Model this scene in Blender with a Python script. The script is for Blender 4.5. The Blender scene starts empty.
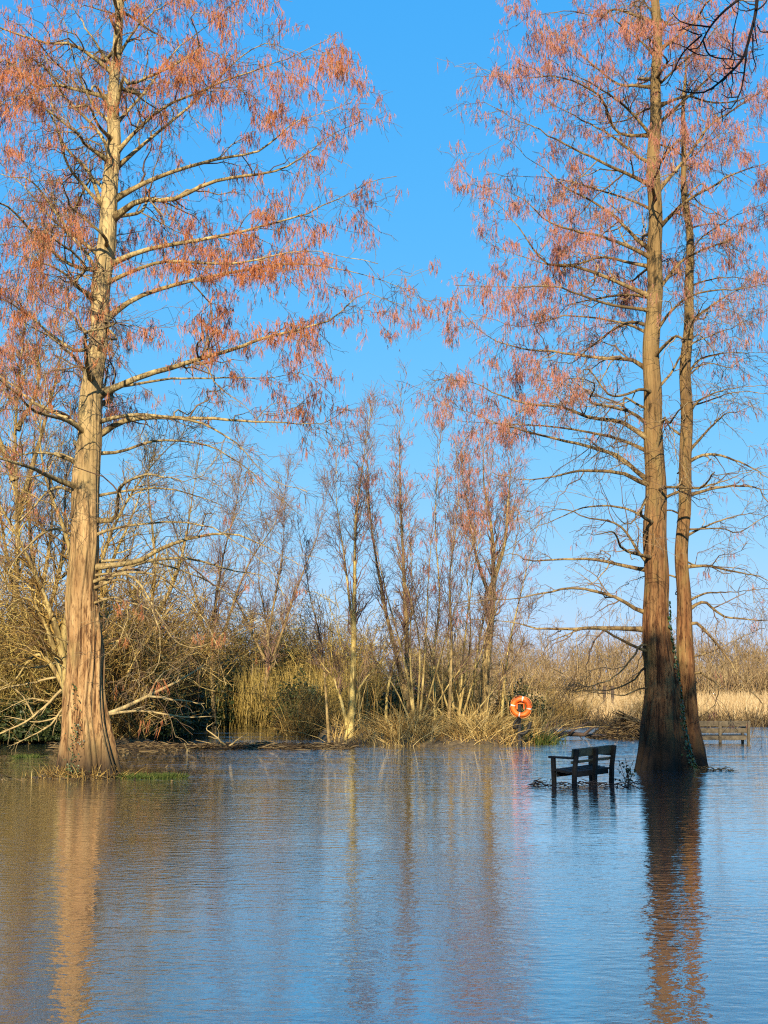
import bpy, math, random
import numpy as np
from mathutils import Vector

R = math.radians
C = bpy.context.scene.collection
scene = bpy.context.scene

# ------------------------------------------------------------------ camera
F = 1500.0                      # focal length in pixels of a 768 x 1024 frame
EYE = 1.5
PITCH = math.atan(178.0 / F)
cam_d = bpy.data.cameras.new('camera')
cam_d.sensor_fit = 'VERTICAL'
cam_d.sensor_height = 36.0
cam_d.lens = F / 1024.0 * 36.0
cam_d.clip_end = 3000
cam = bpy.data.objects.new('camera', cam_d)
C.objects.link(cam)
cam.location = (0, 0, EYE)
cam.rotation_euler = (math.pi / 2 + PITCH, 0, 0)
scene.camera = cam
cp, sp = math.cos(PITCH), math.sin(PITCH)


def at(px, py, Y):
    """World point seen at pixel (px, py) at distance Y ahead."""
    a = (px - 384.0) / F
    b = -(py - 512.0) / F
    dy, dz = cp - b * sp, sp + b * cp
    k = Y / dy
    return np.array([a * k, Y, EYE + dz * k])


def xat(px, Y):
    return at(px, 690, Y)[0]


# ------------------------------------------------------------------ materials
def new_mat(name):
    m = bpy.data.materials.new(name)
    m.use_nodes = True
    nt = m.node_tree
    b = nt.nodes['Principled BSDF']
    return m, nt, b


def node(nt, t, **kw):
    n = nt.nodes.new(t)
    for k, v in kw.items():
        setattr(n, k, v)
    return n


def ramp(nt, fac, stops):
    r = node(nt, 'ShaderNodeValToRGB')
    els = r.color_ramp.elements
    while len(els) < len(stops):
        els.new(0.5)
    for e, (p, c) in zip(els, stops):
        e.position = p
        e.color = (*c, 1)
    nt.links.new(fac, r.inputs[0])
    return r.outputs[0]


def noise(nt, scale, detail=4, mapscale=(1, 1, 1), rough=0.6, rot=(0, 0, 0)):
    tc = node(nt, 'ShaderNodeTexCoord')
    mp = node(nt, 'ShaderNodeMapping')
    mp.inputs['Scale'].default_value = mapscale
    mp.inputs['Rotation'].default_value = rot
    nt.links.new(tc.outputs['Object'], mp.inputs[0])
    n = node(nt, 'ShaderNodeTexNoise')
    n.inputs['Scale'].default_value = scale
    n.inputs['Detail'].default_value = detail
    n.inputs['Roughness'].default_value = rough
    nt.links.new(mp.outputs[0], n.inputs[0])
    return n.outputs[0]


def mix(nt, fac, a, b, mode='MIX'):
    m = node(nt, 'ShaderNodeMix', data_type='RGBA', blend_type=mode)
    if isinstance(fac, (int, float)):
        m.inputs[0].default_value = fac
    else:
        nt.links.new(fac, m.inputs[0])
    for i, v in ((6, a), (7, b)):
        if isinstance(v, tuple):
            m.inputs[i].default_value = (*v, 1)
        else:
            nt.links.new(v, m.inputs[i])
    return m.outputs[2]


def bump(nt, b, h, dist, strength=1.0):
    n = node(nt, 'ShaderNodeBump')
    n.inputs['Distance'].default_value = dist
    n.inputs['Strength'].default_value = strength
    nt.links.new(h, n.inputs['Height'])
    nt.links.new(n.outputs[0], b.inputs['Normal'])


def island_mat(name, stops, rough=0.8, spec=0.2, blotch=None, transl=0.0):
    """Colour differs from twig to twig (or leaf to leaf)."""
    m, nt, b = new_mat(name)
    g = node(nt, 'ShaderNodeNewGeometry')
    c = ramp(nt, g.outputs['Random Per Island'], stops)
    if blotch:
        c = mix(nt, ramp(nt, noise(nt, blotch[0], 3), [(0.42, (0, 0, 0)), (0.6, (1, 1, 1))]), c, blotch[1])
    nt.links.new(c, b.inputs['Base Color'])
    b.inputs['Roughness'].default_value = rough
    b.inputs['Specular IOR Level'].default_value = spec
    if transl:
        tr = node(nt, 'ShaderNodeBsdfTranslucent')
        nt.links.new(c, tr.inputs[0])
        ms = node(nt, 'ShaderNodeMixShader')
        ms.inputs[0].default_value = transl
        nt.links.new(b.outputs[0], ms.inputs[1])
        nt.links.new(tr.outputs[0], ms.inputs[2])
        nt.links.new(ms.outputs[0], nt.nodes['Material Output'].inputs[0])
    return m


def bark_mat(name, dark, mid, light, moss=None, wet=None, vscale=0.13, scale=9.0, bd=0.05, upper=None):
    m, nt, b = new_mat(name)
    n1 = noise(nt, scale, 6, (1, 1, vscale), 0.62)
    n2 = noise(nt, scale * 3.2, 5, (1, 1, vscale * 1.4), 0.7)
    n3 = noise(nt, 1.1, 4, (1, 1, 0.6), 0.6)
    n4 = noise(nt, scale * 1.5, 3, (1, 1, vscale * 0.35), 0.55)
    c = ramp(nt, n1, [(0.30, dark), (0.46, mid), (0.72, light)])
    c = mix(nt, ramp(nt, n2, [(0.38, (1, 1, 1)), (0.5, (0, 0, 0))]), c, dark)
    c = mix(nt, ramp(nt, n3, [(0.48, (0, 0, 0)), (0.66, (0.75, 0.75, 0.75))]), c, tuple(0.55 * q for q in mid))
    c = mix(nt, ramp(nt, n4, [(0.36, (0.9, 0.9, 0.9)), (0.44, (0, 0, 0))]), c, tuple(0.6 * q for q in dark))
    if moss:
        c = mix(nt, ramp(nt, noise(nt, 2.6, 5, (1, 1, 0.35)), [(0.52, (0, 0, 0)), (0.70, (0.7, 0.7, 0.7))]), c, moss)
    if upper:                                  # thinner, greyer bark high on the stem
        tc = node(nt, 'ShaderNodeTexCoord')
        sx = node(nt, 'ShaderNodeSeparateXYZ')
        nt.links.new(tc.outputs['Object'], sx.inputs[0])
        mr = node(nt, 'ShaderNodeMapRange')
        mr.inputs[1].default_value = 3.0; mr.inputs[2].default_value = 8.5
        mr.inputs[4].default_value = 0.8
        nt.links.new(sx.outputs[2], mr.inputs[0])
        c = mix(nt, mr.outputs[0], c, ramp(nt, n1, [(0.32, tuple(q * 0.3 for q in upper)), (0.5, tuple(q * 0.75 for q in upper)), (0.7, upper)]))
    if wet:                                    # flood-soaked foot of the trunk
        tc = node(nt, 'ShaderNodeTexCoord')
        sx = node(nt, 'ShaderNodeSeparateXYZ')
        nt.links.new(tc.outputs['Object'], sx.inputs[0])
        ad = node(nt, 'ShaderNodeMath', operation='MULTIPLY_ADD')
        nt.links.new(n1, ad.inputs[0]); ad.inputs[1].default_value = -wet[2]
        nt.links.new(sx.outputs[2], ad.inputs[2])
        mr = node(nt, 'ShaderNodeMapRange')
        mr.inputs[1].default_value = wet[0]; mr.inputs[2].default_value = wet[1]
        mr.inputs[3].default_value = 1; mr.inputs[4].default_value = 0
        nt.links.new(ad.outputs[0], mr.inputs[0])
        c = mix(nt, mr.outputs[0], c, (0.028, 0.02, 0.013))
    nt.links.new(c, b.inputs['Base Color'])
    b.inputs['Roughness'].default_value = 0.85
    b.inputs['Specular IOR Level'].default_value = 0.15
    bump(nt, b, mix(nt, 0.35, mix(nt, 0.4, n1, n2), n4), bd, 1.0)
    return m


def plain(name, col, rough=0.6, nscale=12, var=0.35, spec=0.3, ms=(1, 1, 1), metal=0):
    m, nt, b = new_mat(name)
    n = noise(nt, nscale, 5, ms)
    c = ramp(nt, n, [(0.3, tuple(q * (1 - var) for q in col)), (0.7, tuple(min(1, q * (1 + var)) for q in col))])
    nt.links.new(c, b.inputs['Base Color'])
    b.inputs['Roughness'].default_value = rough
    b.inputs['Specular IOR Level'].default_value = spec
    b.inputs['Metallic'].default_value = metal
    bump(nt, b, n, 0.004, 0.6)
    return m


M = {}
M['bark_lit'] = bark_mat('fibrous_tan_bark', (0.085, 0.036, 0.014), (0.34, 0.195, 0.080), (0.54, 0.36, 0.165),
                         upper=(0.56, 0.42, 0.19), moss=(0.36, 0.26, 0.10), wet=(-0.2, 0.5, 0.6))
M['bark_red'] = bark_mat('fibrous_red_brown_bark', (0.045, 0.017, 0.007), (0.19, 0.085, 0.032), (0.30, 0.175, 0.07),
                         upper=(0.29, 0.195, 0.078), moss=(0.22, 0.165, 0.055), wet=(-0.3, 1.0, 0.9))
M['limb'] = bark_mat('lichen_limb_bark', (0.10, 0.06, 0.028), (0.32, 0.23, 0.095), (0.55, 0.43, 0.20),
                     vscale=0.6, scale=5, bd=0.012)
M['limb_brown'] = bark_mat('brown_limb_bark', (0.06, 0.033, 0.016), (0.20, 0.13, 0.055), (0.40, 0.30, 0.13),
                           vscale=0.6, scale=5, bd=0.012)
M['twig'] = island_mat('twig_bark', [(0.0, (0.09, 0.05, 0.032)), (0.5, (0.20, 0.125, 0.065)), (1.0, (0.34, 0.25, 0.12))])
M['catkin'] = island_mat('catkins', [(0.0, (0.36, 0.09, 0.025)), (0.35, (0.70, 0.235, 0.085)), (0.7, (0.74, 0.31, 0.165)),
                                     (1.0, (0.80, 0.42, 0.14))], rough=0.75, transl=0.3)
M['catkin_pink'] = island_mat('pink_catkins', [(0.0, (0.38, 0.11, 0.06)), (0.35, (0.68, 0.26, 0.16)), (0.7, (0.74, 0.36, 0.27)),
                                               (1.0, (0.78, 0.44, 0.20))], rough=0.75, transl=0.3)
M['stem_yellow'] = bark_mat('yellow_stem_bark', (0.20, 0.13, 0.045), (0.50, 0.37, 0.115), (0.68, 0.54, 0.22),
                            vscale=0.3, scale=5, bd=0.008)
M['stem_mid'] = bark_mat('olive_stem_bark', (0.13, 0.08, 0.03), (0.36, 0.26, 0.09), (0.52, 0.40, 0.16),
                         vscale=0.3, scale=5, bd=0.008)
M['stem_brown'] = bark_mat('brown_stem_bark', (0.08, 0.05, 0.022), (0.28, 0.19, 0.075), (0.42, 0.32, 0.14),
                           vscale=0.3, scale=5, bd=0.008)
M['brush'] = island_mat('brush_twigs', [(0.0, (0.03, 0.018, 0.008)), (0.45, (0.17, 0.095, 0.025)), (0.8, (0.40, 0.255, 0.065)),
                                        (1.0, (0.64, 0.46, 0.16))])
M['brush_olive'] = island_mat('olive_brush_twigs', [(0.0, (0.04, 0.026, 0.008)), (0.5, (0.23, 0.145, 0.036)),
                                                    (1.0, (0.60, 0.45, 0.12))])
M['sap_twig'] = island_mat('sapling_twigs', [(0.0, (0.12, 0.06, 0.05)), (0.5, (0.22, 0.12, 0.085)), (1.0, (0.30, 0.21, 0.11))])
M['reed'] = island_mat('olive_reeds', [(0.0, (0.10, 0.07, 0.014)), (0.5, (0.30, 0.205, 0.048)), (1.0, (0.54, 0.39, 0.12))])
M['straw'] = island_mat('dead_straw', [(0.0, (0.12, 0.062, 0.018)), (0.5, (0.36, 0.225, 0.065)), (1.0, (0.62, 0.45, 0.17))])
M['meadow'] = island_mat('meadow_reeds', [(0.0, (0.30, 0.19, 0.08)), (0.5, (0.48, 0.33, 0.16)), (1.0, (0.60, 0.46, 0.25))])
M['wood_far'] = island_mat('far_wood_twigs', [(0.0, (0.12, 0.075, 0.038)), (0.5, (0.26, 0.17, 0.08)), (1.0, (0.40, 0.29, 0.135))])
M['wood_brown'] = island_mat('wood_brown_twigs', [(0.0, (0.12, 0.075, 0.045)), (0.5, (0.21, 0.14, 0.075)), (1.0, (0.32, 0.24, 0.12))])
M['grass'] = island_mat('green_grass', [(0.0, (0.035, 0.055, 0.01)), (0.6, (0.075, 0.11, 0.018)), (1.0, (0.20, 0.19, 0.05))], transl=0.2)
M['ivy'] = island_mat('ivy_leaves', [(0.0, (0.015, 0.03, 0.008)), (0.6, (0.035, 0.07, 0.015)), (1.0, (0.08, 0.12, 0.03))], rough=0.45, spec=0.4)
M['dark_leaf'] = island_mat('dark_leaves', [(0.0, (0.012, 0.02, 0.006)), (0.6, (0.03, 0.045, 0.012)), (1.0, (0.07, 0.075, 0.02))], rough=0.5)
M['black_twig'] = island_mat('shade_painted_wet_twigs', [(0.0, (0.016, 0.012, 0.012)), (1.0, (0.04, 0.03, 0.026))])  # near-black colour stands in for the shade on the overhanging tree
M['debris'] = island_mat('wet_debris', [(0.0, (0.02, 0.014, 0.008)), (0.6, (0.09, 0.055, 0.022)), (1.0, (0.30, 0.21, 0.09))])
M['dead_pale'] = plain('pale_dead_wood', (0.36, 0.26, 0.11), 0.85, 8, 0.4)
M['bench_dark'] = plain('wet_dark_wood', (0.016, 0.0145, 0.012), 0.7, 9, 0.5, 0.2, (1, 1, 1))
M['bench_back'] = plain('algae_stained_wood', (0.075, 0.078, 0.052), 0.7, 14, 0.5, 0.2)
M['bench_grey'] = plain('weathered_oak', (0.105, 0.082, 0.05), 0.8, 10, 0.4)
M['orange'] = plain('orange_plastic', (0.95, 0.16, 0.015), 0.5, 20, 0.08, 0.4)
M['white'] = plain('white_band', (0.74, 0.64, 0.54), 0.5, 20, 0.05)
M['rope'] = plain('rope_orange', (0.75, 0.28, 0.08), 0.8, 40, 0.2)
M['post'] = plain('black_post', (0.018, 0.016, 0.014), 0.6, 10, 0.4)
M['log'] = plain('wet_log', (0.07, 0.045, 0.028), 0.7, 6, 0.5)


# ------------------------------------------------------------------ mesh helpers
class MB:
    def __init__(self):
        self.v, self.q, self.n = [], [], 0

    def add(self, v, q):
        self.v.append(np.asarray(v, float).reshape(-1, 3))
        self.q.append(np.asarray(q, int).reshape(-1, 4) + self.n)
        self.n += len(self.v[-1])

    def tubes(self, P, rad, sides=3, cap=False):
        """P (N,n,3) polylines, rad (N,n): one tapering tube along each."""
        P = np.asarray(P, float); rad = np.asarray(rad, float)
        if P.ndim == 2:
            P, rad = P[None], rad[None]
        if not len(P):
            return
        N, n, _ = P.shape
        T = np.gradient(P, axis=1)
        T /= np.linalg.norm(T, axis=2, keepdims=True) + 1e-9
        mean = np.abs(P[:, -1] - P[:, 0])
        ref = np.zeros((N, 3)); ref[np.arange(N), np.argmin(mean, axis=1)] = 1
        ref = np.repeat(ref[:, None], n, 1)
        U = np.cross(T, ref); U /= np.linalg.norm(U, axis=2, keepdims=True) + 1e-9
        V = np.cross(T, U)
        a = np.arange(sides) * 2 * np.pi / sides
        ring = U[:, :, None] * np.cos(a)[None, None, :, None] + V[:, :, None] * np.sin(a)[None, None, :, None]
        verts = P[:, :, None] + ring * rad[:, :, None, None]
        k = np.arange(sides); k2 = (k + 1) % sides
        i = np.arange(n - 1)[:, None] * sides
        q = np.stack([i + k, i + k2, i + sides + k2, i + sides + k], -1).reshape(-1, 4)
        q = q[None] + (np.arange(N) * n * sides)[:, None, None]
        self.add(verts, q)

    def box(self, size, M4=None, bev=0.0):
        x, y, z = (s / 2 for s in size)
        b = min(bev, x * .9, y * .9, z * .9)
        if b <= 0:
            v = np.array([[sx * x, sy * y, sz * z] for sz in (-1, 1) for sy in (-1, 1) for sx in (-1, 1)])
            q = [[0, 2, 3, 1], [4, 5, 7, 6], [0, 1, 5, 4], [2, 6, 7, 3], [0, 4, 6, 2], [1, 3, 7, 5]]
        else:                                   # chamfered along its long edges
            prof = [(-x + b, -1), (x - b, -1)]
            v, q = [], []
            ring = [(-x + b, -y), (x - b, -y), (x, -y + b), (x, y - b), (x - b, y), (-x + b, y), (-x, y - b), (-x, -y + b)]
            for zz in (-z, z):
                v += [(px, py, zz) for px, py in ring]
            for i in range(8):
                j = (i + 1) % 8
                q.append([i, j, 8 + j, 8 + i])
            for o, rev in ((0, True), (8, False)):
                f = [[o, o + 1, o + 2, o + 7], [o + 7, o + 2, o + 3, o + 6], [o + 6, o + 3, o + 4, o + 5]]
                q += [g[::-1] for g in f] if rev else f
            v = np.array(v)
        if M4 is not None:
            v = v @ np.array(M4.to_3x3()).T + np.array(M4.translation)
        self.add(v, q)

    def beam(self, a, b, w, h, up=(0, 0, 1), bev=0.006):
        """A board from a to b, w wide (sideways), h thick (along up)."""
        a, b = Vector(a), Vector(b)
        d = (b - a); L = d.length; d.normalize()
        s = Vector(up).cross(d).normalized(); u = d.cross(s)
        from mathutils import Matrix
        m = Matrix((s, u, d)).transposed().to_4x4()
        m.translation = (a + b) / 2
        self.box((w, h, L), m, bev)

    def leaves(self, pts, nrm, size, rng, ratio=0.7):
        """Small diamond leaves: pts (N,3), nrm (N,3)."""
        N = len(pts)
        r = rng.normal(size=(N, 3))
        u = np.cross(nrm, r); u /= np.linalg.norm(u, axis=1, keepdims=True) + 1e-9
        v = np.cross(nrm, u); v /= np.linalg.norm(v, axis=1, keepdims=True) + 1e-9
        s = np.asarray(size).reshape(-1, 1)
        k = nrm / (np.linalg.norm(nrm, axis=1, keepdims=True) + 1e-9) * s * 0.25
        vs = np.stack([pts - u * s, pts - v * s * ratio + k, pts + u * s, pts + v * s * ratio + k], 1)
        self.add(vs, np.arange(N * 4).reshape(-1, 4))

    def build(self, name, mat, parent=None, smooth=True):
        me = bpy.data.meshes.new(name)
        if self.v:
            v = np.concatenate(self.v); q = np.concatenate(self.q)
            me.vertices.add(len(v)); me.vertices.foreach_set('co', v.astype(np.float32).ravel())
            me.loops.add(q.size); me.loops.foreach_set('vertex_index', q.astype(np.int32).ravel())
            me.polygons.add(len(q))
            me.polygons.foreach_set('loop_start', np.arange(0, q.size, 4, dtype=np.int32))
            me.polygons.foreach_set('use_smooth', np.full(len(q), smooth))
            me.update(calc_edges=True)
            me.validate()
        me.materials.append(mat)
        o = bpy.data.objects.new(name, me)
        C.objects.link(o)
        if parent is not None:
            o.parent = parent
        return o


def tag(o, label, cat=None, group=None, kind=None):
    if label:
        o['label'] = label
    if cat:
        o['category'] = cat
    if group:
        o['group'] = group
    if kind:
        o['kind'] = kind
    return o


def thing(name, label, cat, loc=(0, 0, 0), group=None):
    o = bpy.data.objects.new(name, None)
    C.objects.link(o)
    o.location = loc
    return tag(o, label, cat, group)


def dup(root, loc, rotz=0.0, scale=(1, 1, 1), label=None):
    r = root.copy(); C.objects.link(r)
    r.location = loc; r.rotation_euler = (0, 0, rotz); r.scale = scale
    if label:
        r['label'] = label
    for ch in list(root.children):
        c = ch.copy(); C.objects.link(c); c.parent = r
        for g in ch.children:
            d = g.copy(); C.objects.link(d); d.parent = c
    return r


def spline(pts, n):
    """Catmull-Rom through pts, n samples."""
    p = np.asarray(pts, float)
    if len(p) == 2:
        t = np.linspace(0, 1, n)[:, None]
        return p[0] * (1 - t) + p[1] * t
    e = np.concatenate([[2 * p[0] - p[1]], p, [2 * p[-1] - p[-2]]])
    L = np.concatenate([[0], np.cumsum(np.linalg.norm(np.diff(p, axis=0), axis=1))])
    s = np.linspace(0, L[-1], n)
    i = np.clip(np.searchsorted(L, s, 'right') - 1, 0, len(p) - 2)
    t = ((s - L[i]) / (L[i + 1] - L[i]))[:, None]
    a, b, c, d = e[i], e[i + 1], e[i + 2], e[i + 3]
    return 0.5 * (2 * b + (c - a) * t + (2 * a - 5 * b + 4 * c - d) * t ** 2 + (3 * b - a - 3 * c + d) * t ** 3)


def sample(P, idx, t):
    n = P.shape[1]
    f = t * (n - 1); i = np.clip(f.astype(int), 0, n - 2); w = (f - i)
    w = w[:, None] if P.ndim == 3 else w
    return P[idx, i] * (1 - w) + P[idx, i + 1] * w


def unit(v):
    return v / (np.linalg.norm(v, axis=-1, keepdims=True) + 1e-9)


def sprout(P, rad, rng, per_m, t0=0.15, t1=1.0, length=(0.4, 1.0), taper=0.6, ang=(35, 65), flat=0.5,
           up=0.0, droop=0.2, n=5, rr=0.55, tip=0.25, wig=0.06, rmin=0.004):
    """Side shoots along the polylines P. length in metres, shortened towards the tip by taper."""
    L = np.linalg.norm(np.diff(P, axis=1), axis=2).sum(1)
    k = rng.poisson(L * per_m * (t1 - t0))
    idx = np.repeat(np.arange(len(P)), k)
    Mn = len(idx)
    if not Mn:
        return np.zeros((0, n, 3)), np.zeros((0, n))
    t = rng.uniform(t0, t1, Mn)
    pos = sample(P, idx, t)
    tan = unit(sample(P, idx, np.clip(t + 0.06, 0, 1)) - sample(P, idx, np.clip(t - 0.06, 0, 1)))
    rnd = rng.normal(size=(Mn, 3)); rnd[:, 2] *= (1 - flat)
    per = unit(rnd - tan * (rnd * tan).sum(1, keepdims=True))
    a = np.radians(rng.uniform(*ang, Mn))[:, None]
    d = tan * np.cos(a) + per * np.sin(a)
    d[:, 2] += up
    d = unit(d)
    ln = rng.uniform(*length, Mn) * (1 - taper * t)
    s = np.linspace(0, 1, n)
    out = pos[:, None] + d[:, None] * (ln[:, None] * s)[:, :, None]
    out[:, :, 2] -= droop * ln[:, None] * s[None] ** 2
    w = np.cumsum(rng.normal(size=(Mn, n, 3)) * wig, axis=1) * ln[:, None, None]
    w -= w[:, :1]
    out += w
    r0 = np.minimum(sample(rad, idx, t) * rr, 0.012 + ln * 0.02)
    rd = np.maximum(r0[:, None] * (1 - s * (1 - tip)), rmin)
    return out, rd


def tassels(mb, P, rng, per_m, keep, size=(0.08, 0.24), width=(0.0022, 0.0046), t0=0.1):
    """Hanging catkin strings: thin spindles below the twigs P, kept with probability keep(point)."""
    L = np.linalg.norm(np.diff(P, axis=1), axis=2).sum(1)
    k = rng.poisson(L * per_m)
    idx = np.repeat(np.arange(len(P)), k)
    if not len(idx):
        return 0
    p = sample(P, idx, rng.uniform(t0, 1, len(idx)))
    p = p[rng.random(len(p)) < keep(p)]
    p = np.repeat(p, rng.integers(2, 8, len(p)), axis=0)              # each spray hangs several strings
    m = len(p)
    if not m:
        return 0
    p = p + rng.normal(size=(m, 3)) * np.array([0.07, 0.07, 0.05])
    ln = rng.uniform(*size, m)
    d = rng.normal(size=(m, 3)) * 0.2
    d[:, 2] = -1
    # every string is a loose tuft of fine threads
    K = 4
    p = np.repeat(p, K, axis=0); d = np.repeat(d, K, axis=0) + rng.normal(size=(m * K, 3)) * 0.12
    ln = np.repeat(ln, K) * rng.uniform(0.55, 1.1, m * K)
    s = np.array([0, 0.5, 1.0])
    Q = p[:, None] + d[:, None] * (ln[:, None] * s)[:, :, None]
    Q += rng.normal(size=(m * K, 3, 3)) * np.array([0.004, 0.010, 0.014])[None, :, None]
    w = rng.uniform(*width, m * K)[:, None] * np.array([0.5, 1.0, 0.3])[None]
    mb.tubes(Q, w, 3)
    return m


def trunk_mesh(mb, axis, radii, seed, flare=0.0, flare_h=1.0, flute=0.06, sides=72, rings=170, lobes=7):
    """Fluted trunk about the axis polyline; radii at the axis points. Flutes fade with height."""
    rng = np.random.default_rng(seed)
    ax = spline(axis, rings)
    rr = spline(np.stack([np.asarray(radii, float)] * 3, 1), rings)[:, 0]
    # radii were given per axis point: resample on the same parameter
    p = np.asarray(axis, float)
    L = np.concatenate([[0], np.cumsum(np.linalg.norm(np.diff(p, axis=0), axis=1))])
    s = np.linspace(0, L[-1], rings)
    rr = np.interp(s, L, radii)
    wob = rng.uniform(0, 6.28, 4)
    ax = ax + (np.stack([np.sin(s * 1.5 + wob[0]) + 0.6 * np.sin(s * 3.4 + wob[1]), np.sin(s * 1.7 + wob[2]), 0 * s], 1)
               * 0.028 * np.clip(s / 1.5, 0, 1)[:, None])
    z = s[:, None]
    th = np.linspace(0, 2 * np.pi, sides, endpoint=False)[None]
    fade = np.exp(-z / (flare_h * 2.4))
    ph = rng.uniform(0, 6.28, 12)
    tw = 0.38 * np.sin(z * 0.55 + ph[0]) + 0.15 * np.sin(z * 1.3 + ph[1])
    a = th + tw
    fl = 1 - np.abs(np.sin(a * lobes / 2 + ph[2])) ** 0.45
    fl2 = 1 - np.abs(np.sin(a * (lobes * 2 + 1) / 2 + ph[3] + 0.5 * np.sin(z * 0.8))) ** 0.8
    fl3 = np.sin(a * 23 + 3 * np.sin(z * 1.7 + ph[4])) * 0.5
    rad = rr[:, None] * (1 + flare * np.exp(-z / flare_h) * (1.0 + 0.55 * np.sin(a * 5 + ph[5]) * np.exp(-z / (0.5 * flare_h)))
                         - (flute * 2.6 * fade + flute * 0.35) * fl - (flute * 1.2 * fade + flute * 0.3) * fl2 + flute * 0.16 * fl3)
    rad *= 1 + 0.03 * np.sin(z * 2.1 + ph[6] + 2 * np.cos(a + ph[7])) + 0.02 * np.sin(z * 5.3 + 3 * a) + 0.025 * np.sin(z * 1.1 + ph[8]) + 0.035 * np.maximum(0, np.sin(z * 3.1 + ph[9]) * np.sin(2 * a + z + ph[10])) ** 3
    v = np.stack([ax[:, 0:1] + rad * np.cos(th), ax[:, 1:2] + rad * np.sin(th), ax[:, 2:3] + 0 * rad], -1)
    k = np.arange(sides); k2 = (k + 1) % sides
    i = np.arange(rings - 1)[:, None] * sides
    mb.add(v, np.stack([i + k, i + k2, i + sides + k2, i + sides + k], -1))
    return ax, rr


# ------------------------------------------------------------------ ground and water
def fbm(x, y, seed, octs=4):
    rng = np.random.default_rng(seed)
    h = 0
    for o in range(octs):
        for _ in range(3):
            a = rng.uniform(0, 6.28); f = 2 ** o
            h = h + np.sin((x * np.cos(a) + y * np.sin(a)) * f + rng.uniform(0, 6.28)) / (3 * 2 ** (o * 0.8))
    return h


def edge(d, w):
    return 1 / (1 + np.exp(-np.clip(d / w, -40, 40)))


def land(x, y):
    """Ground height: flooded floor with banks that stand just clear of the water."""
    n = fbm(x * 0.5, y * 0.5, 3)
    n2 = fbm(x * 1.7, y * 1.7, 5)
    h = -0.35 + 0 * x
    isl = 1 - ((x - 1.8) / 4.1) ** 2 - ((y - 51.5) / 10.8) ** 2             # island with the thin trees
    h += 0.62 * edge(isl + 0.12 * n, 0.06)
    lb = np.minimum((-6.6 - x - 0.12 * (y - 45)), (y - 43.5)) + 0.6 * n      # left bank of brush
    h += 0.6 * edge(lb, 0.4) * (1 - edge(isl, 0.2))
    bk = np.minimum(y - 60.5, 6.0 - x) + 1.0 * n                            # bank behind the channel
    h += 0.6 * edge(bk, 0.5) * (1 - edge(lb, 0.3)) * (1 - edge(isl, 0.2))
    md = (y - 63) - 0.05 * np.abs(x - 12) + 1.2 * n                          # far meadow
    h += 0.55 * edge(md, 0.8) * (1 - edge(bk, 0.5)) * (1 - edge(lb, 0.3)) * (1 - edge(isl, 0.2))
    tr = 1 - ((x + 5.25) / 0.95) ** 2 - ((y - 26.3) / 0.65) ** 2             # earth round the left trunk
    h += 0.37 * edge(tr + 0.2 * n2, 0.12)
    h += 0.05 * n2 * edge(y - 30, 2)
    h += 0.9 * edge(y - 100, 8) + 0.8 * edge(-y - 8, 3)
    return h


def ground():
    xs = np.unique(np.concatenate([np.linspace(-900, -60, 18), np.linspace(-60, -14, 50), np.linspace(-14, 14, 200),
                                   np.linspace(14, 60, 60), np.linspace(60, 900, 18)]))
    ys = np.unique(np.concatenate([np.linspace(-300, -20, 12), np.linspace(-20, 20, 30), np.linspace(20, 70, 260),
                                   np.linspace(70, 120, 50), np.linspace(120, 1500, 24)]))
    X, Y = np.meshgrid(xs, ys)
    Z = land(X, Y)
    nx, ny = len(xs), len(ys)
    i = np.arange(ny - 1)[:, None] * nx + np.arange(nx - 1)
    mb = MB()
    mb.add(np.stack([X, Y, Z], -1), np.stack([i, i + 1, i + nx + 1, i + nx], -1))
    m, nt, b = new_mat('damp_earth_and_litter')
    n1 = noise(nt, 0.9, 8, rough=0.7); n2 = noise(nt, 9, 6, rough=0.7)
    c = ramp(nt, n2, [(0.3, (0.03, 0.02, 0.01)), (0.5, (0.10, 0.068, 0.03)), (0.72, (0.24, 0.17, 0.075))])
    c = mix(nt, ramp(nt, n1, [(0.5, (0, 0, 0)), (0.62, (0.6, 0.6, 0.6))]), c, (0.085, 0.085, 0.022))
    nt.links.new(c, b.inputs['Base Color'])
    b.inputs['Roughness'].default_value = 0.95
    bump(nt, b, n2, 0.05)
    tag(mb.build('ground', m), 'damp brown earth bank with leaf litter', kind='structure')


ground()


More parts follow.
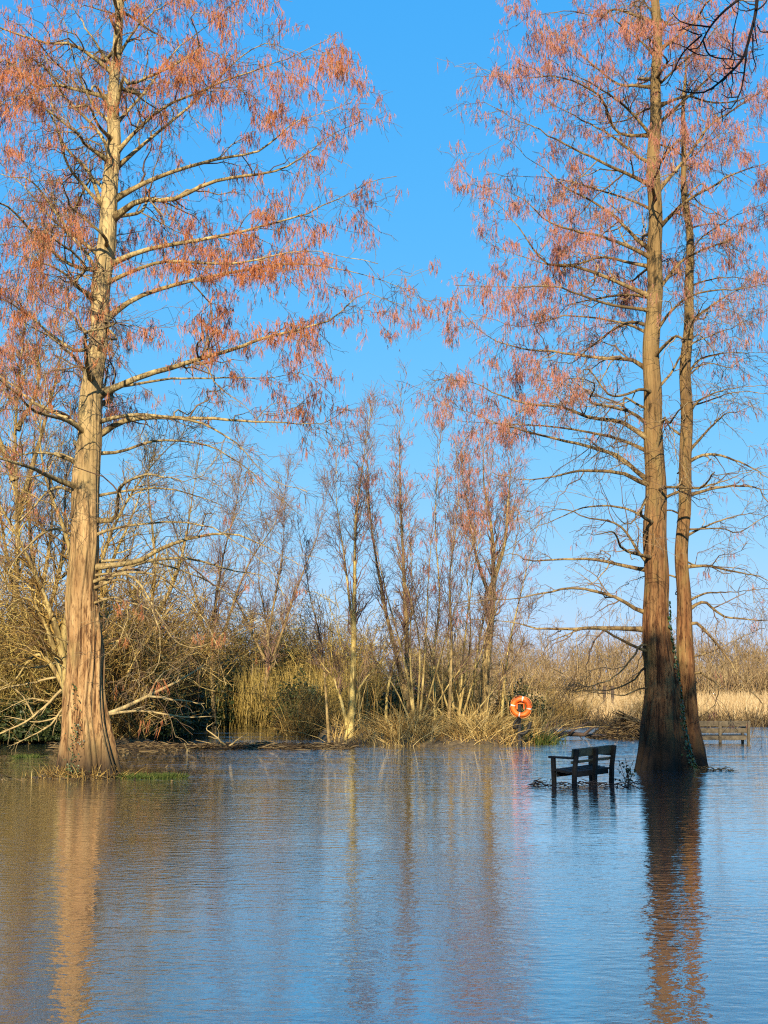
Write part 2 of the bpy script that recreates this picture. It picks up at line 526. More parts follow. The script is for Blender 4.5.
def water():
    mb = MB()
    xs = np.linspace(-260, 260, 27); ys = np.linspace(-60, 160, 23)
    X, Y = np.meshgrid(xs, ys)
    i = np.arange(len(ys) - 1)[:, None] * len(xs) + np.arange(len(xs) - 1)
    mb.add(np.stack([X, Y, 0 * X], -1), np.stack([i, i + 1, i + len(xs) + 1, i + len(xs)], -1))
    m, nt, b = new_mat('flood_water')
    b.inputs['Base Color'].default_value = (0.012, 0.034, 0.046, 1)
    b.inputs['Roughness'].default_value = 0.02
    b.inputs['Specular Tint'].default_value = (0.72, 0.95, 1.0, 1)
    b.inputs['IOR'].default_value = 1.65
    r1 = noise(nt, 10.0, 2, (0.7, 1.0, 1), 0.5, (0, 0, R(8)))
    r2 = noise(nt, 36.0, 2, (0.7, 1.0, 1), 0.6, (0, 0, R(-6)))
    r3 = noise(nt, 1.3, 2, (0.6, 1, 1), 0.5)
    patch = ramp(nt, noise(nt, 0.2, 4, (0.6, 1.4, 1), 0.6), [(0.36, (0.3, 0.3, 0.3)), (0.62, (1, 1, 1))])
    h = mix(nt, 0.16, r1, r2)
    h = mix(nt, patch, (0.5, 0.5, 0.5), h)
    h = mix(nt, 0.4, h, r3)
    tc = node(nt, 'ShaderNodeTexCoord'); sx = node(nt, 'ShaderNodeSeparateXYZ')
    nt.links.new(tc.outputs['Object'], sx.inputs[0])
    mr = node(nt, 'ShaderNodeMapRange'); mr.inputs[1].default_value = 9; mr.inputs[2].default_value = 26
    mr.inputs[3].default_value = 0.0; mr.inputs[4].default_value = 0.65           # a breeze ruffles the open water out there
    nt.links.new(sx.outputs[1], mr.inputs[0])
    h = mix(nt, mr.outputs[0], h, noise(nt, 6.5, 2, (0.45, 1.0, 1), 0.6, (0, 0, R(4))))
    bump(nt, b, h, 0.016, 1.0)
    m2 = node(nt, 'ShaderNodeMapRange'); m2.inputs[1].default_value = 19; m2.inputs[2].default_value = 33
    nt.links.new(sx.outputs[1], m2.inputs[0])
    lane = ramp(nt, noise(nt, 0.22, 3, (0.35, 1.6, 1), 0.6), [(0.38, (0.25, 0.25, 0.25)), (0.58, (1, 1, 1))])
    mm = node(nt, 'ShaderNodeMath', operation='MULTIPLY'); nt.links.new(m2.outputs[0], mm.inputs[0]); nt.links.new(lane, mm.inputs[1])
    mk = node(nt, 'ShaderNodeMath', operation='MULTIPLY'); nt.links.new(mm.outputs[0], mk.inputs[0]); nt.links.new(noise(nt, 5.0, 2, (0.4, 1.0, 1), 0.55), mk.inputs[1])
    b1 = b.inputs['Normal'].links[0].from_node
    b2 = node(nt, 'ShaderNodeBump'); b2.inputs['Distance'].default_value = 0.05
    nt.links.new(mk.outputs[0], b2.inputs['Height']); nt.links.new(b1.outputs[0], b2.inputs['Normal'])
    nt.links.new(b2.outputs[0], b.inputs['Normal'])
    b.inputs['Coat Weight'].default_value = 1.0
    b.inputs['Coat IOR'].default_value = 1.7
    b.inputs['Coat Roughness'].default_value = 0.02
    nt.links.new(b.inputs['Normal'].links[0].from_socket, b.inputs['Coat Normal'])
    tag(mb.build('water', m), 'still blue flood water with fine ripples', kind='structure')


water()


# ------------------------------------------------------------------ the two big conifers
def conifer(name, label, Y, base, trunk_px, limbs, extra, seed, bark, keep, catmat, flare, gen, limbmat):
    """trunk_px: (px, py, width px). limbs: (points px, width px, depth per metre of reach)."""
    rng = np.random.default_rng(seed)
    root = thing(name, label, 'tree', base)
    off = np.array(base)
    ax = [at(x, y, Y) - off for x, y, w in trunk_px]
    ax[0][2] = -0.25 - off[2]
    rad = [w / F * Y / 2 for x, y, w in trunk_px]
    tm = MB()
    axis, rr = trunk_mesh(tm, ax, rad, seed, *flare)
    tm.build('trunk', bark, root)
    H = axis[-1][2]

    def axis_at(z):
        i = np.clip(np.searchsorted(axis[:, 2], z), 1, len(axis) - 1)
        return axis[i], rr[i]
    PL, RL = [], []
    for pts, w, dep in limbs:
        p = np.array([at(x, y, Y) for x, y in pts]) - off
        z0 = p[0][2]
        a, ra = axis_at(z0)
        p[0] = a + (p[1] - a) * 0.0
        reach = np.concatenate([[0], np.cumsum(np.abs(np.diff(p[:, 0])) + 0.35 * np.abs(np.diff(p[:, 2])))])
        d = dep * reach
        # shift in depth along the sight line, so a limb keeps its drawn course but has real depth
        eye = np.array([0, 0, EYE]) - off
        sc = (Y + d) / Y
        p[1:] = eye + (p[1:] - eye) * sc[1:, None]
        PL.append(spline(p, 20))
        s = np.linspace(0, 1, 20)
        r0 = w / F * Y / 2
        RL.append(np.maximum(0.72 * r0 * (1 - s) ** 1.1, 0.006) * (1 + 1.0 * np.exp(-s * 26)))
    for z0, az, ln, rise, w in extra(rng, H):                        # limbs towards and away from the viewer
        a, ra = axis_at(z0)
        s = np.linspace(0, 1, 6)
        d = np.array([np.cos(az), np.sin(az), 0])
        p = a + d * (ln * s)[:, None]
        p[:, 2] += ln * (rise * s - gen['sag'] * s ** 2)
        p[1:] += rng.normal(size=(5, 3)) * 0.05 * ln
        PL.append(spline(p, 20))
        ss = np.linspace(0, 1, 20)
        RL.append(np.maximum(0.75 * w * (1 - ss) ** 1.1, 0.005) * (1 + 1.0 * np.exp(-ss * 26)))
    PL, RL = np.array(PL), np.array(RL)
    wv = np.cumsum(rng.normal(size=PL.shape) * 0.026, axis=1)
    PL = PL + (wv - wv[:, :1]) * np.linspace(0, 1, 20)[None, :, None]
    for i in range(len(PL)):
        m = MB(); m.tubes(PL[i], RL[i], 9)
        m.build('limb', limbmat, root)
    tw = MB()
    s1, q1 = sprout(PL, RL, rng, gen['n1'], 0.12, 1.0, gen['l1'], 0.55, (35, 70), 0.35, gen['up1'], gen['dr1'], 8, 0.5, 0.2, 0.045)
    kk = (s1[:, 0, 2] > 6.2) | (rng.random(len(s1)) < 0.55)
    s1, q1 = s1[kk], q1[kk]
    s2, q2 = sprout(s1, q1, rng, gen['n2'], 0.1, 1.0, gen['l2'], 0.4, (30, 70), 0.3, 0.0, 0.22, 5, 0.6, 0.3, 0.06, 0.0035)
    s3, q3 = sprout(s2, q2, rng, gen['n3'], 0.1, 1.0, (0.12, 0.4), 0.3, (30, 75), 0.1, -0.1, 0.3, 4, 0.7, 0.4, 0.06, 0.003)
    s4, q4 = sprout(PL, RL, rng, 2.2, 0.2, 1.0, (0.15, 0.5), 0.3, (40, 80), 0.2, -0.05, 0.25, 4, 0.3, 0.3, 0.07, 0.003)
    tw.tubes(s1, q1, 5); tw.tubes(s2, q2, 3); tw.tubes(s3, q3, 3); tw.tubes(s4, q4, 3)
    crown = tw.build('crown', M['twig'], root)
    ct = MB()
    kp = lambda p: keep(p + off)
    n = tassels(ct, s3, rng, gen['c3'], kp)
    n += tassels(ct, s2, rng, gen['c2'], kp, t0=0.3)
    n += tassels(ct, s4, rng, gen['c3'] * 0.7, kp)
    n += tassels(ct, s1, rng, gen['c2'] * 0.5, kp, t0=0.5)
    ct.build('blossom', catmat, crown)
    print(name, 'limbs', len(PL), 'twigs', len(s1), len(s2), len(s3), 'catkins', n)
    return root, axis, rr


YL = 26.5
left_trunk = [(89, 780, 53), (88, 745, 48), (85, 690, 40), (82, 620, 34), (84, 565, 31), (86.5, 510, 28), (87, 458, 25), (90, 400, 23),
              (98, 345, 20), (101, 318, 19), (104, 270, 20), (109, 200, 17), (112, 150, 14.5), (116, 74, 11), (121, -10, 9), (125, -90, 6), (128, -170, 2)]
left_limbs = [
    ([(117, 60), (136, 30), (160, 8), (190, -15)], 5, -.3), ([(121, 0), (140, -14), (175, -40)], 4, .3),
    ([(113, 128), (150, 88), (172, 60), (208, 30), (240, 5)], 5, .5),
    ([(112, 160), (156, 112), (219, 83), (291, 60), (333, 36)], 6, -.35),
    ([(111, 172), (172, 120), (208, 86), (262, 45), (330, 75)], 6, .45),
    ([(108, 204), (151, 180), (208, 161), (255, 151), (291, 122), (350, 100)], 8, .15),
    ([(106, 222), (140, 200), (172, 198), (219, 177), (291, 161), (338, 125), (372, 110)], 9, -.3),
    ([(103, 268), (140, 252), (172, 245), (224, 237), (291, 221), (354, 190), (388, 180)], 8, .1),
    ([(101, 285), (160, 262), (229, 262), (300, 250), (380, 262)], 6, -.45),
    ([(97, 325), (135, 298), (172, 284), (229, 271), (291, 262), (360, 270), (408, 285)], 8, .3),
    ([(88, 400), (110, 390), (146, 375), (219, 354), (271, 338), (333, 323), (362, 300), (405, 312)], 10, -.15),
    ([(88, 395), (130, 385), (172, 377), (250, 372), (300, 366), (335, 385)], 5, .5),
    ([(87, 440), (105, 432), (130, 419), (203, 417), (260, 419), (323, 417), (345, 405)], 9, .2),
    ([(87, 425), (135, 415), (198, 422), (234, 443), (271, 479), (307, 500)], 6, -.3),
    ([(87, 455), (118, 452), (160, 440), (215, 452), (262, 488), (300, 530)], 5, .4),
    ([(85, 572), (112, 565), (140, 560), (164, 547), (219, 531), (266, 537), (310, 560)], 9, -.2),
    ([(85, 590), (108, 580), (133, 566), (184, 559), (234, 570), (273, 582), (300, 608)], 7, .25),
    ([(85, 588), (128, 575), (156, 613), (172, 640), (191, 648), (234, 640), (258, 629)], 5, -.5),
    ([(85, 595), (120, 580), (146, 600), (158, 640), (150, 660), (122, 668)], 5, -.35),
    ([(85, 610), (120, 600), (132, 620), (118, 655), (104, 668)], 4, -.5),
    ([(84, 578), (110, 574), (150, 575), (185, 600), (208, 640), (214, 690)], 4, -.25), ([(84, 600), (112, 600), (150, 612), (160, 650), (178, 668)], 3.5, .3),
    ([(84, 568), (120, 560), (170, 565), (225, 590), (262, 625), (275, 660)], 4.5, .45), ([(85, 540), (115, 528), (165, 520), (215, 528), (260, 560), (282, 600)], 4.5, -.4),
    ([(86, 500), (120, 492), (170, 488), (220, 505), (258, 540)], 4.5, .35), ([(84, 615), (106, 618), (130, 632), (140, 664), (132, 690)], 3, .4),
    # left side
    ([(116, 70), (95, 45), (75, 20), (55, -10)], 5, .3), ([(113, 130), (90, 100), (70, 40), (55, 5)], 5, -.3),
    ([(109, 190), (104, 140), (62, 94), (47, 68), (0, 21)], 7, .25), ([(107, 215), (88, 190), (66, 160), (52, 110), (45, 60)], 6, -.4),
    ([(106, 228), (90, 175), (68, 151), (36, 95), (-5, 70)], 7, .4), ([(102, 260), (70, 230), (31, 180), (0, 172), (-40, 150)], 6, -.2),
    ([(100, 280), (84, 250), (50, 215), (31, 193), (-10, 150)], 6, .5), ([(97, 310), (70, 280), (35, 262), (-10, 262)], 6, -.5),
    ([(93, 345), (75, 350), (40, 320), (10, 297), (-30, 285)], 6, .2), ([(90, 390), (75, 359), (31, 328), (0, 312)], 6, -.4),
    ([(87, 440), (70, 420), (31, 401), (0, 375), (-40, 360)], 8, .3), ([(86, 470), (60, 455), (25, 452), (-20, 470)], 6, -.3),
    ([(86, 500), (55, 488), (25, 520), (-5, 560)], 6, .3), ([(85, 545), (60, 530), (35, 545), (15, 580), (0, 620)], 5, -.4),
    ([(85, 650), (60, 640), (30, 632), (0, 630)], 3, -.4),
]


def left_extra(rng, H):
    out = []
    for z in np.linspace(4.5, H - 0.6, 26):
        az = rng.choice([math.pi / 2, -math.pi / 2]) + rng.uniform(-0.75, 0.75)
        ln = min(5.0, 0.9 + (H - z) * 0.42) * rng.uniform(0.7, 1.0)
        out.append((z, az, ln, rng.uniform(0.15, 0.45), 0.02 + ln * 0.009))
    for z in np.linspace(11.8, H - 0.5, 12):
        az = rng.uniform(0, 6.28); ln = min(4.2, 0.7 + (H - z) * 0.55)
        out.append((z, az, ln, 0.45, 0.02 + ln * 0.009))
    return out


def keep_left(p):
    z = p[:, 2]; r = np.hypot(p[:, 0] + 5.2, p[:, 1] - YL)
    k = np.clip((z - 5.6) / 2.6, 0, 1) ** 1.3
    n = fbm(p[:, 0] * 1.1 + p[:, 1] * 0.6, z * 1.3, 11, 3)
    k = k * np.where((np.abs(p[:, 0] + 4.95) < 0.8) & (p[:, 1] < YL), 0.35, 1.0)
    return np.clip(0.95 * k * (0.50 + 0.42 * n) * np.clip((r - 0.3) / 2.0, 0, 1) * 1.05 + 0.012 + 0.24 * np.clip(0.2 + 1.3 * n, 0, 1) * np.clip((p[:, 0] + 3.4) / 1.0, 0, 1) * np.clip((z - 6.6) / 0.8, 0, 1), 0.0, 1)


base_l = (at(89, 775, YL)[0], YL, 0.0)
gl = dict(sag=0.22, n1=3.6, l1=(0.5, 2.1), up1=0.08, dr1=0.16, n2=4.6, l2=(0.25, 0.9), n3=5.5, c3=4.2, c2=3.6)
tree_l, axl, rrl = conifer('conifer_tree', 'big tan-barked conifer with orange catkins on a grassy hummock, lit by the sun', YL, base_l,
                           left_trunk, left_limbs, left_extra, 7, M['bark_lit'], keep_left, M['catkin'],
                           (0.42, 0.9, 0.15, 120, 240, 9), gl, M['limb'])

YR = 29.0
right_trunk = [(663, 768, 47), (662, 740, 41), (660.5, 690, 33), (658, 640, 29), (657, 600, 26), (656, 540, 24), (654, 480, 21), (653, 400, 18),
               (653, 320, 16.5), (654, 260, 16), (655, 200, 14), (655, 120, 12), (656, 40, 10), (656, -30, 8), (656, -120, 5), (656, -190, 2)]
right_limbs = [
    ([(656, 20), (640, 0), (615, -25)], 4, .3), ([(656, 62), (640, 40), (619, 23), (601, 0), (585, -20)], 4, -.3),
    ([(655, 88), (635, 86), (615, 82), (570, 45), (542, 25)], 5, .4), ([(655, 140), (630, 112), (601, 91), (574, 77), (540, 60)], 5, -.4),
    ([(655, 166), (640, 158), (610, 136), (556, 109), (529, 97)], 5, .1), ([(655, 190), (640, 180), (615, 168), (570, 145), (520, 118), (480, 100)], 6, -.2),
    ([(654, 215), (630, 200), (595, 190), (540, 175), (492, 165)], 4, .5),
    ([(654, 252), (640, 242), (610, 213), (574, 195), (538, 168), (505, 145)], 6, .3), ([(654, 262), (625, 245), (597, 233), (556, 222), (515, 186), (480, 178)], 6, -.3),
    ([(654, 270), (625, 262), (601, 258), (560, 268), (510, 255), (475, 240)], 5, .5),
    ([(653, 302), (630, 288), (601, 276), (565, 267), (542, 263), (497, 213), (470, 205)], 7, .1), ([(653, 312), (610, 305), (560, 292), (510, 290), (450, 285)], 5, -.45),
    ([(653, 338), (620, 322), (570, 318), (520, 330), (470, 318)], 4, .4),
    ([(653, 375), (636, 362), (628, 359), (601, 357), (556, 350), (511, 343), (479, 327), (461, 305)], 6, .15),
    ([(653, 415), (638, 405), (625, 398), (628, 420), (622, 440), (626, 470)], 4, -.3),
    ([(653, 445), (638, 432), (619, 420), (588, 416), (560, 404), (511, 400), (470, 385), (430, 382)], 7, -.2), ([(653, 455), (610, 436), (560, 428), (500, 425), (440, 420)], 5, .4),
    ([(652, 487), (635, 470), (615, 454), (565, 440), (529, 431), (479, 409), (447, 391)], 7, .25), ([(652, 490), (635, 480), (624, 474), (583, 472), (529, 481), (490, 478)], 7, -.35),
    ([(653, 525), (625, 508), (590, 505), (545, 520), (500, 540)], 4, .45),
    ([(655, 572), (640, 555), (619, 526), (588, 517), (565, 511), (530, 525)], 5, -.2), ([(655, 574), (630, 567), (588, 558), (533, 560), (511, 551), (470, 560)], 6, .3),
    ([(657, 618), (638, 610), (610, 594), (570, 585), (511, 588), (447, 590)], 6, -.1), ([(657, 632), (640, 629), (592, 628), (524, 626), (465, 617)], 8, .15),
    ([(658, 656), (643, 650), (618, 640), (594, 630), (560, 640), (540, 655), (541, 670), (560, 680)], 5, -.3),
    ([(658, 650), (640, 645), (634, 655), (615, 672), (585, 677), (560, 672)], 4, -.5), ([(658, 660), (645, 668), (632, 682), (600, 690), (565, 683)], 4, .3),
    ([(659, 690), (640, 688), (624, 694), (610, 688), (575, 686)], 3, -.4),
    # right side
    ([(656, 40), (675, 15), (700, -10)], 4, .3), ([(655, 90), (680, 65), (715, 30), (750, -5)], 4, -.3), ([(655, 130), (690, 95), (730, 60), (768, 40)], 5, .4),
    ([(655, 196), (680, 165), (710, 127), (737, 109), (768, 86), (800, 70)], 6, .2), ([(654, 232), (672, 215), (692, 199), (730, 180), (768, 165), (800, 150)], 6, -.3),
    ([(653, 298), (670, 275), (687, 258), (728, 242), (768, 225)], 6, .35), ([(653, 340), (672, 310), (700, 292), (740, 288), (790, 280)], 5, -.4),
    ([(653, 395), (672, 372), (690, 345), (720, 330), (780, 300)], 4, .3), ([(653, 505), (665, 498), (690, 490), (720, 485), (768, 470)], 5, -.3),
]


def right_extra(rng, H):
    out = []
    for z in np.linspace(4.0, H - 0.6, 24):
        az = rng.choice([math.pi / 2, -math.pi / 2]) + rng.uniform(-0.75, 0.75)
        ln = min(4.4, 0.9 + (H - z) * 0.36) * rng.uniform(0.7, 1.0)
        out.append((z, az, ln, rng.uniform(0.1, 0.4), 0.018 + ln * 0.008))
    for z in np.linspace(12.5, H - 0.5, 12):
        az = rng.uniform(0, 6.28); ln = min(3.6, 0.7 + (H - z) * 0.5)
        out.append((z, az, ln, 0.45, 0.018 + ln * 0.008))
    return out


def keep_right(p):
    z = p[:, 2]; r = np.hypot(p[:, 0] - 5.3, p[:, 1] - YR)
    k = np.clip((z - 7.2) / 2.6, 0, 1) ** 1.2
    out_left = np.clip((3.8 - p[:, 0]) / 1.0, 0, 1) * np.clip((z - 5.9) / 0.6, 0, 1) * np.clip((9.6 - z) / 1.0, 0, 1)
    n = fbm(p[:, 0] * 1.2 + p[:, 1] * 0.7, z * 1.3, 21, 3)
    f = np.maximum(k, out_left * 1.1)
    return np.clip(f * (0.50 + 0.4 * n) * np.clip((r - 0.25) / 1.8, 0, 1) * 1.05 + 0.012, 0, 1)


base_r = (at(663, 766, YR)[0], YR, 0.0)
gr = dict(sag=0.22, n1=3.6, l1=(0.5, 1.9), up1=0.08, dr1=0.16, n2=4.6, l2=(0.25, 0.85), n3=5.5, c3=4.2, c2=3.6)
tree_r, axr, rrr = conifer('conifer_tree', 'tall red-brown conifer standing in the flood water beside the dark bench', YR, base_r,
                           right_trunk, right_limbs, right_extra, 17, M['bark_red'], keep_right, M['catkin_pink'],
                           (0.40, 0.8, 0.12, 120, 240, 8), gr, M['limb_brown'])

YS = 29.9
slim_trunk = [(690, 768, 30), (689, 735, 23), (685, 690, 17), (684, 600, 14.5), (684, 500, 13), (686, 400, 12), (689, 320, 10), (688, 240, 8),
              (685, 180, 6), (684, 110, 4), (684, 60, 1.5)]
slim_limbs = [
    ([(684, 455), (700, 440), (728, 415), (768, 405)], 5, .3), ([(684, 465), (705, 455), (728, 458), (768, 475), (800, 480)], 5, -.2),
    ([(684, 500), (700, 492), (720, 487), (755, 487), (768, 500), (790, 540)], 5, .2), ([(684, 570), (710, 566), (740, 570), (768, 572), (800, 580)], 5, -.3),
    ([(685, 605), (700, 596), (720, 594), (768, 594)], 4, .35), ([(686, 632), (694, 622), (709, 634), (727, 656), (739, 675), (757, 701), (754, 722), (744, 742)], 5, -.3),
    ([(685, 615), (705, 602), (724, 615), (768, 624), (800, 630)], 5, .1), ([(687, 672), (694, 673), (704, 673), (720, 687), (718, 705), (705, 716)], 4, -.4),
    ([(686, 660), (700, 655), (730, 640), (768, 620)], 3, .4), ([(689, 330), (705, 310), (735, 295), (775, 285)], 4, .2), ([(688, 260), (700, 240), (730, 220), (765, 205)], 3, -.3),
    ([(687, 380), (700, 360), (730, 352), (768, 350)], 4, .4), ([(686, 420), (700, 400), (735, 385), (775, 380)], 4, -.4), ([(685, 540), (705, 528), (740, 520), (775, 530)], 4, .4),
    ([(684, 440), (672, 430), (660, 420), (640, 415)], 3, .6), ([(684, 520), (670, 510), (650, 515), (620, 530)], 3, .6), ([(685, 580), (665, 575), (640, 580), (610, 600)], 3, .7),
]


def slim_extra(rng, H):
    out = []
    for z in np.linspace(3.4, H - 0.5, 18):
        out.append((z, rng.choice([math.pi / 2, -0.9, 0.0]) + rng.uniform(-0.6, 0.6), min(3.0, 0.7 + (H - z) * 0.35) * rng.uniform(0.7, 1), rng.uniform(0.05, 0.4), 0.024))
    return out


def keep_slim(p):
    z = p[:, 2]
    n = fbm(p[:, 0] * 1.2 + p[:, 1] * 0.7, z * 1.3, 31, 3)
    return np.clip(np.clip((z - 6.8) / 2.5, 0, 1) * (0.3 + 0.6 * n) + 0.03, 0, 1)


base_s = (at(693, 766, YS)[0], YS, 0.0)
gs = dict(sag=0.25, n1=3.8, l1=(0.4, 1.6), up1=0.05, dr1=0.2, n2=4.4, l2=(0.2, 0.7), n3=4.5, c3=2.5, c2=2.0)
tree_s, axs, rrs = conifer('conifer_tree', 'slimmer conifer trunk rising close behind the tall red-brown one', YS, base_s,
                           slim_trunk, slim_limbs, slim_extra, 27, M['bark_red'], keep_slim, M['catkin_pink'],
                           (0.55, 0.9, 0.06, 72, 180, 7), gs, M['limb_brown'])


def ivy_on(root, axis, rr, rng, n, zmax, az, spread, scale=1.0, name='ivy', mat='ivy', grow=1.35):
    z = rng.uniform(0, zmax, n) ** 1.0
    z = zmax * (z / zmax) ** 1.5
    i = np.clip(np.searchsorted(axis[:, 2], z), 0, len(axis) - 1)
    a = az + rng.normal(size=n) * spread * (1 - 0.5 * z / zmax)
    r = rr[i] * (1 + 0.42 * np.exp(-z / 0.85) * grow / 1.35) * rng.uniform(1.0, 1.08, n)
    d = np.stack([np.cos(a), np.sin(a), 0.3 + 0 * a], 1)
    p = axis[i] + np.stack([np.cos(a) * r, np.sin(a) * r, 0 * a], 1); p[:, 2] = z
    m = MB(); m.leaves(p, d + rng.normal(size=(n, 3)) * 0.5, rng.uniform(0.02, 0.05, n) * scale, rng)
    m.build(name, M[mat], root)


rng = np.random.default_rng(5)
ivy_on(tree_r, axr, rrr, rng, 800, 3.2, -0.3, 0.3, 0.8)
ivy_on(tree_l, axl, rrl, rng, 150, 1.6, -1.8, 0.2, 0.5)

# ------------------------------------------------------------------ sky light
TO_SUN_AZ, SUN_EL = R(9), R(24)
to_sun = Vector((-math.sin(TO_SUN_AZ) * math.cos(SUN_EL), -math.cos(TO_SUN_AZ) * math.cos(SUN_EL), math.sin(SUN_EL)))


def shade_tree():
    """A tall pine behind the photographer, on the sun's side; it shades the bench and the right-hand trunks."""
    rng = np.random.default_rng(41)
    p0 = np.array([4.9, 28.0, 0.0]); t = 41.0
    c = p0 + np.array(to_sun) * t
    c[2] = 0
    root = thing('added_shade_pine', 'unseen flat-crowned evergreen tree added behind the viewer to shade the bench', 'tree', (c[0], c[1], 0.4))
    top = to_sun[2] * t + 2.5
    m = MB()
    s = np.linspace(0, 1, 14)
    m.tubes(np.stack([0.2 * np.sin(3 * s), 0 * s, s * (top - 0.5)], 1), 0.55 * (1 - s) + 0.04, 12)
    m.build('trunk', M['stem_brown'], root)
    n = 2300
    z = top - 5.0 * rng.random(n) ** 0.65  # crown kept shallow so the added shade stops short of the far bench
    rmax = 3.3 * np.clip((top - z) / 3.2, 0, 1) ** 0.5
    a = rng.uniform(0, 6.28, n)
    r = rmax * np.sqrt(rng.random(n)) * (1 + 0.15 * np.sin(5 * a + z))
    q = np.stack([r * np.cos(a), r * np.sin(a), z], 1)
    m = MB(); m.leaves(q, rng.normal(size=(n, 3)) + np.array([0, 0, 0.6]), rng.uniform(0.10, 0.24, n), rng)
    m.build('crown', M['dark_leaf'], root)


shade_tree()

# ------------------------------------------------------------------ overhanging bough, upper right
def overhang():
    rng = np.random.default_rng(77)
    Yb = 10.0
    base = np.array([5.6, 10.6, -0.2])
    root = thing('bare_tree', 'dark bare tree whose thin boughs hang into the upper right corner', 'tree', tuple(base))
    tp = spline([(0, 0, 0), (0.05, 0, 2), (-0.1, 0.05, 4.5), (-0.3, 0, 6.5), (-0.35, 0.1, 8.5)], 24)
    m = MB(); m.tubes(tp, np.linspace(0.2, 0.05, 24), 14); m.build('trunk', M['black_twig'], root)
    px = [
        ([(757, 0), (755, 17), (747, 47), (743, 57), (735, 68), (718, 83), (707, 90), (690, 90), (680, 86)], 5.2),
        ([(747, 47), (744, 70), (738, 95), (730, 107), (722, 109), (718, 105)], 3),
        ([(738, 0), (723, 12), (710, 27), (703, 40), (697, 48), (687, 49)], 4),
        ([(702, 35), (685, 50), (675, 67), (668, 81), (662, 82)], 2.6),
        ([(710, 27), (690, 24), (678, 20), (672, 15)], 2.6),
        ([(699, 35), (688, 31), (681, 26)], 2),
        ([(703, 40), (707, 52), (713, 57), (727, 59), (732, 55), (732, 33), (736, 12), (738, -2)], 2.4),
        ([(688, 49), (700, 56), (715, 59)], 2), ([(754, 17), (756, 33), (760, 42)], 2.6), ([(753, 34), (753, 55), (755, 65), (752, 72)], 2.2),
        ([(747, 55), (742, 57), (738, 53)], 1.8), ([(735, 68), (727, 68), (721, 65)], 1.8), ([(732, 72), (731, 82), (729, 86)], 2),
        ([(722, 109), (721, 120)], 1.6), ([(738, 97), (730, 97), (726, 93)], 1.6), ([(757, 8), (745, 11), (736, 8)], 2), ([(757, 10), (766, 4), (775, -6)], 2.4),
        ([(768, 32), (763, 32), (760, 28)], 2), ([(755, 5), (748, 3), (744, -4)], 2), ([(690, 90), (684, 91)], 1.5),
        ([(732, 66), (736, 58), (733, 50)], 1.6), ([(718, 83), (712, 80), (709, 76)], 1.5), ([(727, 77), (722, 83), (724, 87)], 1.5)]
    P, Q = [], []
    lead = at(757, -60, Yb)
    boughs = MB()
    big = spline([base + tp[18], at(800, -110, Yb + .3), at(765, -80, Yb), at(756, -30, Yb), at(757, 0, Yb)], 20) - base
    boughs.tubes(big, np.linspace(0.05, 0.012, 20), 9)
    b2 = spline([at(790, -105, Yb + .3), at(760, -40, Yb + .1), at(738, 0, Yb)], 14) - base
    boughs.tubes(b2, np.linspace(0.028, 0.009, 14), 8)
    b3 = spline([base + tp[14], at(830, 20, Yb - .4), at(790, 20, Yb - .3), at(768, 32, Yb)], 14) - base
    boughs.tubes(b3, np.linspace(0.03, 0.007, 14), 8)
    for k in range(7):                                     # boughs that stay outside the picture
        z0 = 10 + k * 2
        az = rng.uniform(-1.2, 1.3)
        s = np.linspace(0, 1, 16)
        ln = rng.uniform(1.6, 2.6)
        p = tp[z0] + np.stack([np.cos(az) * ln * s, np.sin(az) * ln * s, ln * (0.6 * s - 0.5 * s * s)], 1)
        boughs.tubes(p, 0.04 * (1 - s) + 0.006, 7)
        P.append(p); Q.append(0.04 * (1 - s) + 0.006)
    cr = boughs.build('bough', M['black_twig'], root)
    tw = MB()
    FP = []
    for pts, w in px:
        j = rng.uniform(-0.12, 0.12)
        p = spline([at(x, y, Yb + j * min(1, i * 0.5)) - base for i, (x, y) in enumerate(pts)], 16)
        FP.append(p)
        r0 = 0.66 * w / F * Yb / 2
        p += np.cumsum(rng.normal(size=p.shape) * 0.0035, axis=0) * np.linspace(0, 1, 16)[:, None]
        tw.tubes(p, np.linspace(1, 0.32, 16) * r0 + 0.0012, 7)
    fp = np.array(FP); fq = np.full((len(FP), 16), 0.005)
    f1, g1 = sprout(fp, fq, rng, 5, 0.25, 1, (0.08, 0.28), 0.4, (30, 65), 0, 0.25, -0.25, 6, 0.7, 0.5, 0.05, 0.0022)
    tw.tubes(f1, g1, 5)
    s1, q1 = sprout(np.array(P), np.array(Q), rng, 3, 0.2, 1, (0.3, 0.9), 0.4, (30, 60), 0, -0.2, 0.1, 6)
    tw.tubes(s1, q1, 5)
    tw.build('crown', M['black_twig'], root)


overhang()


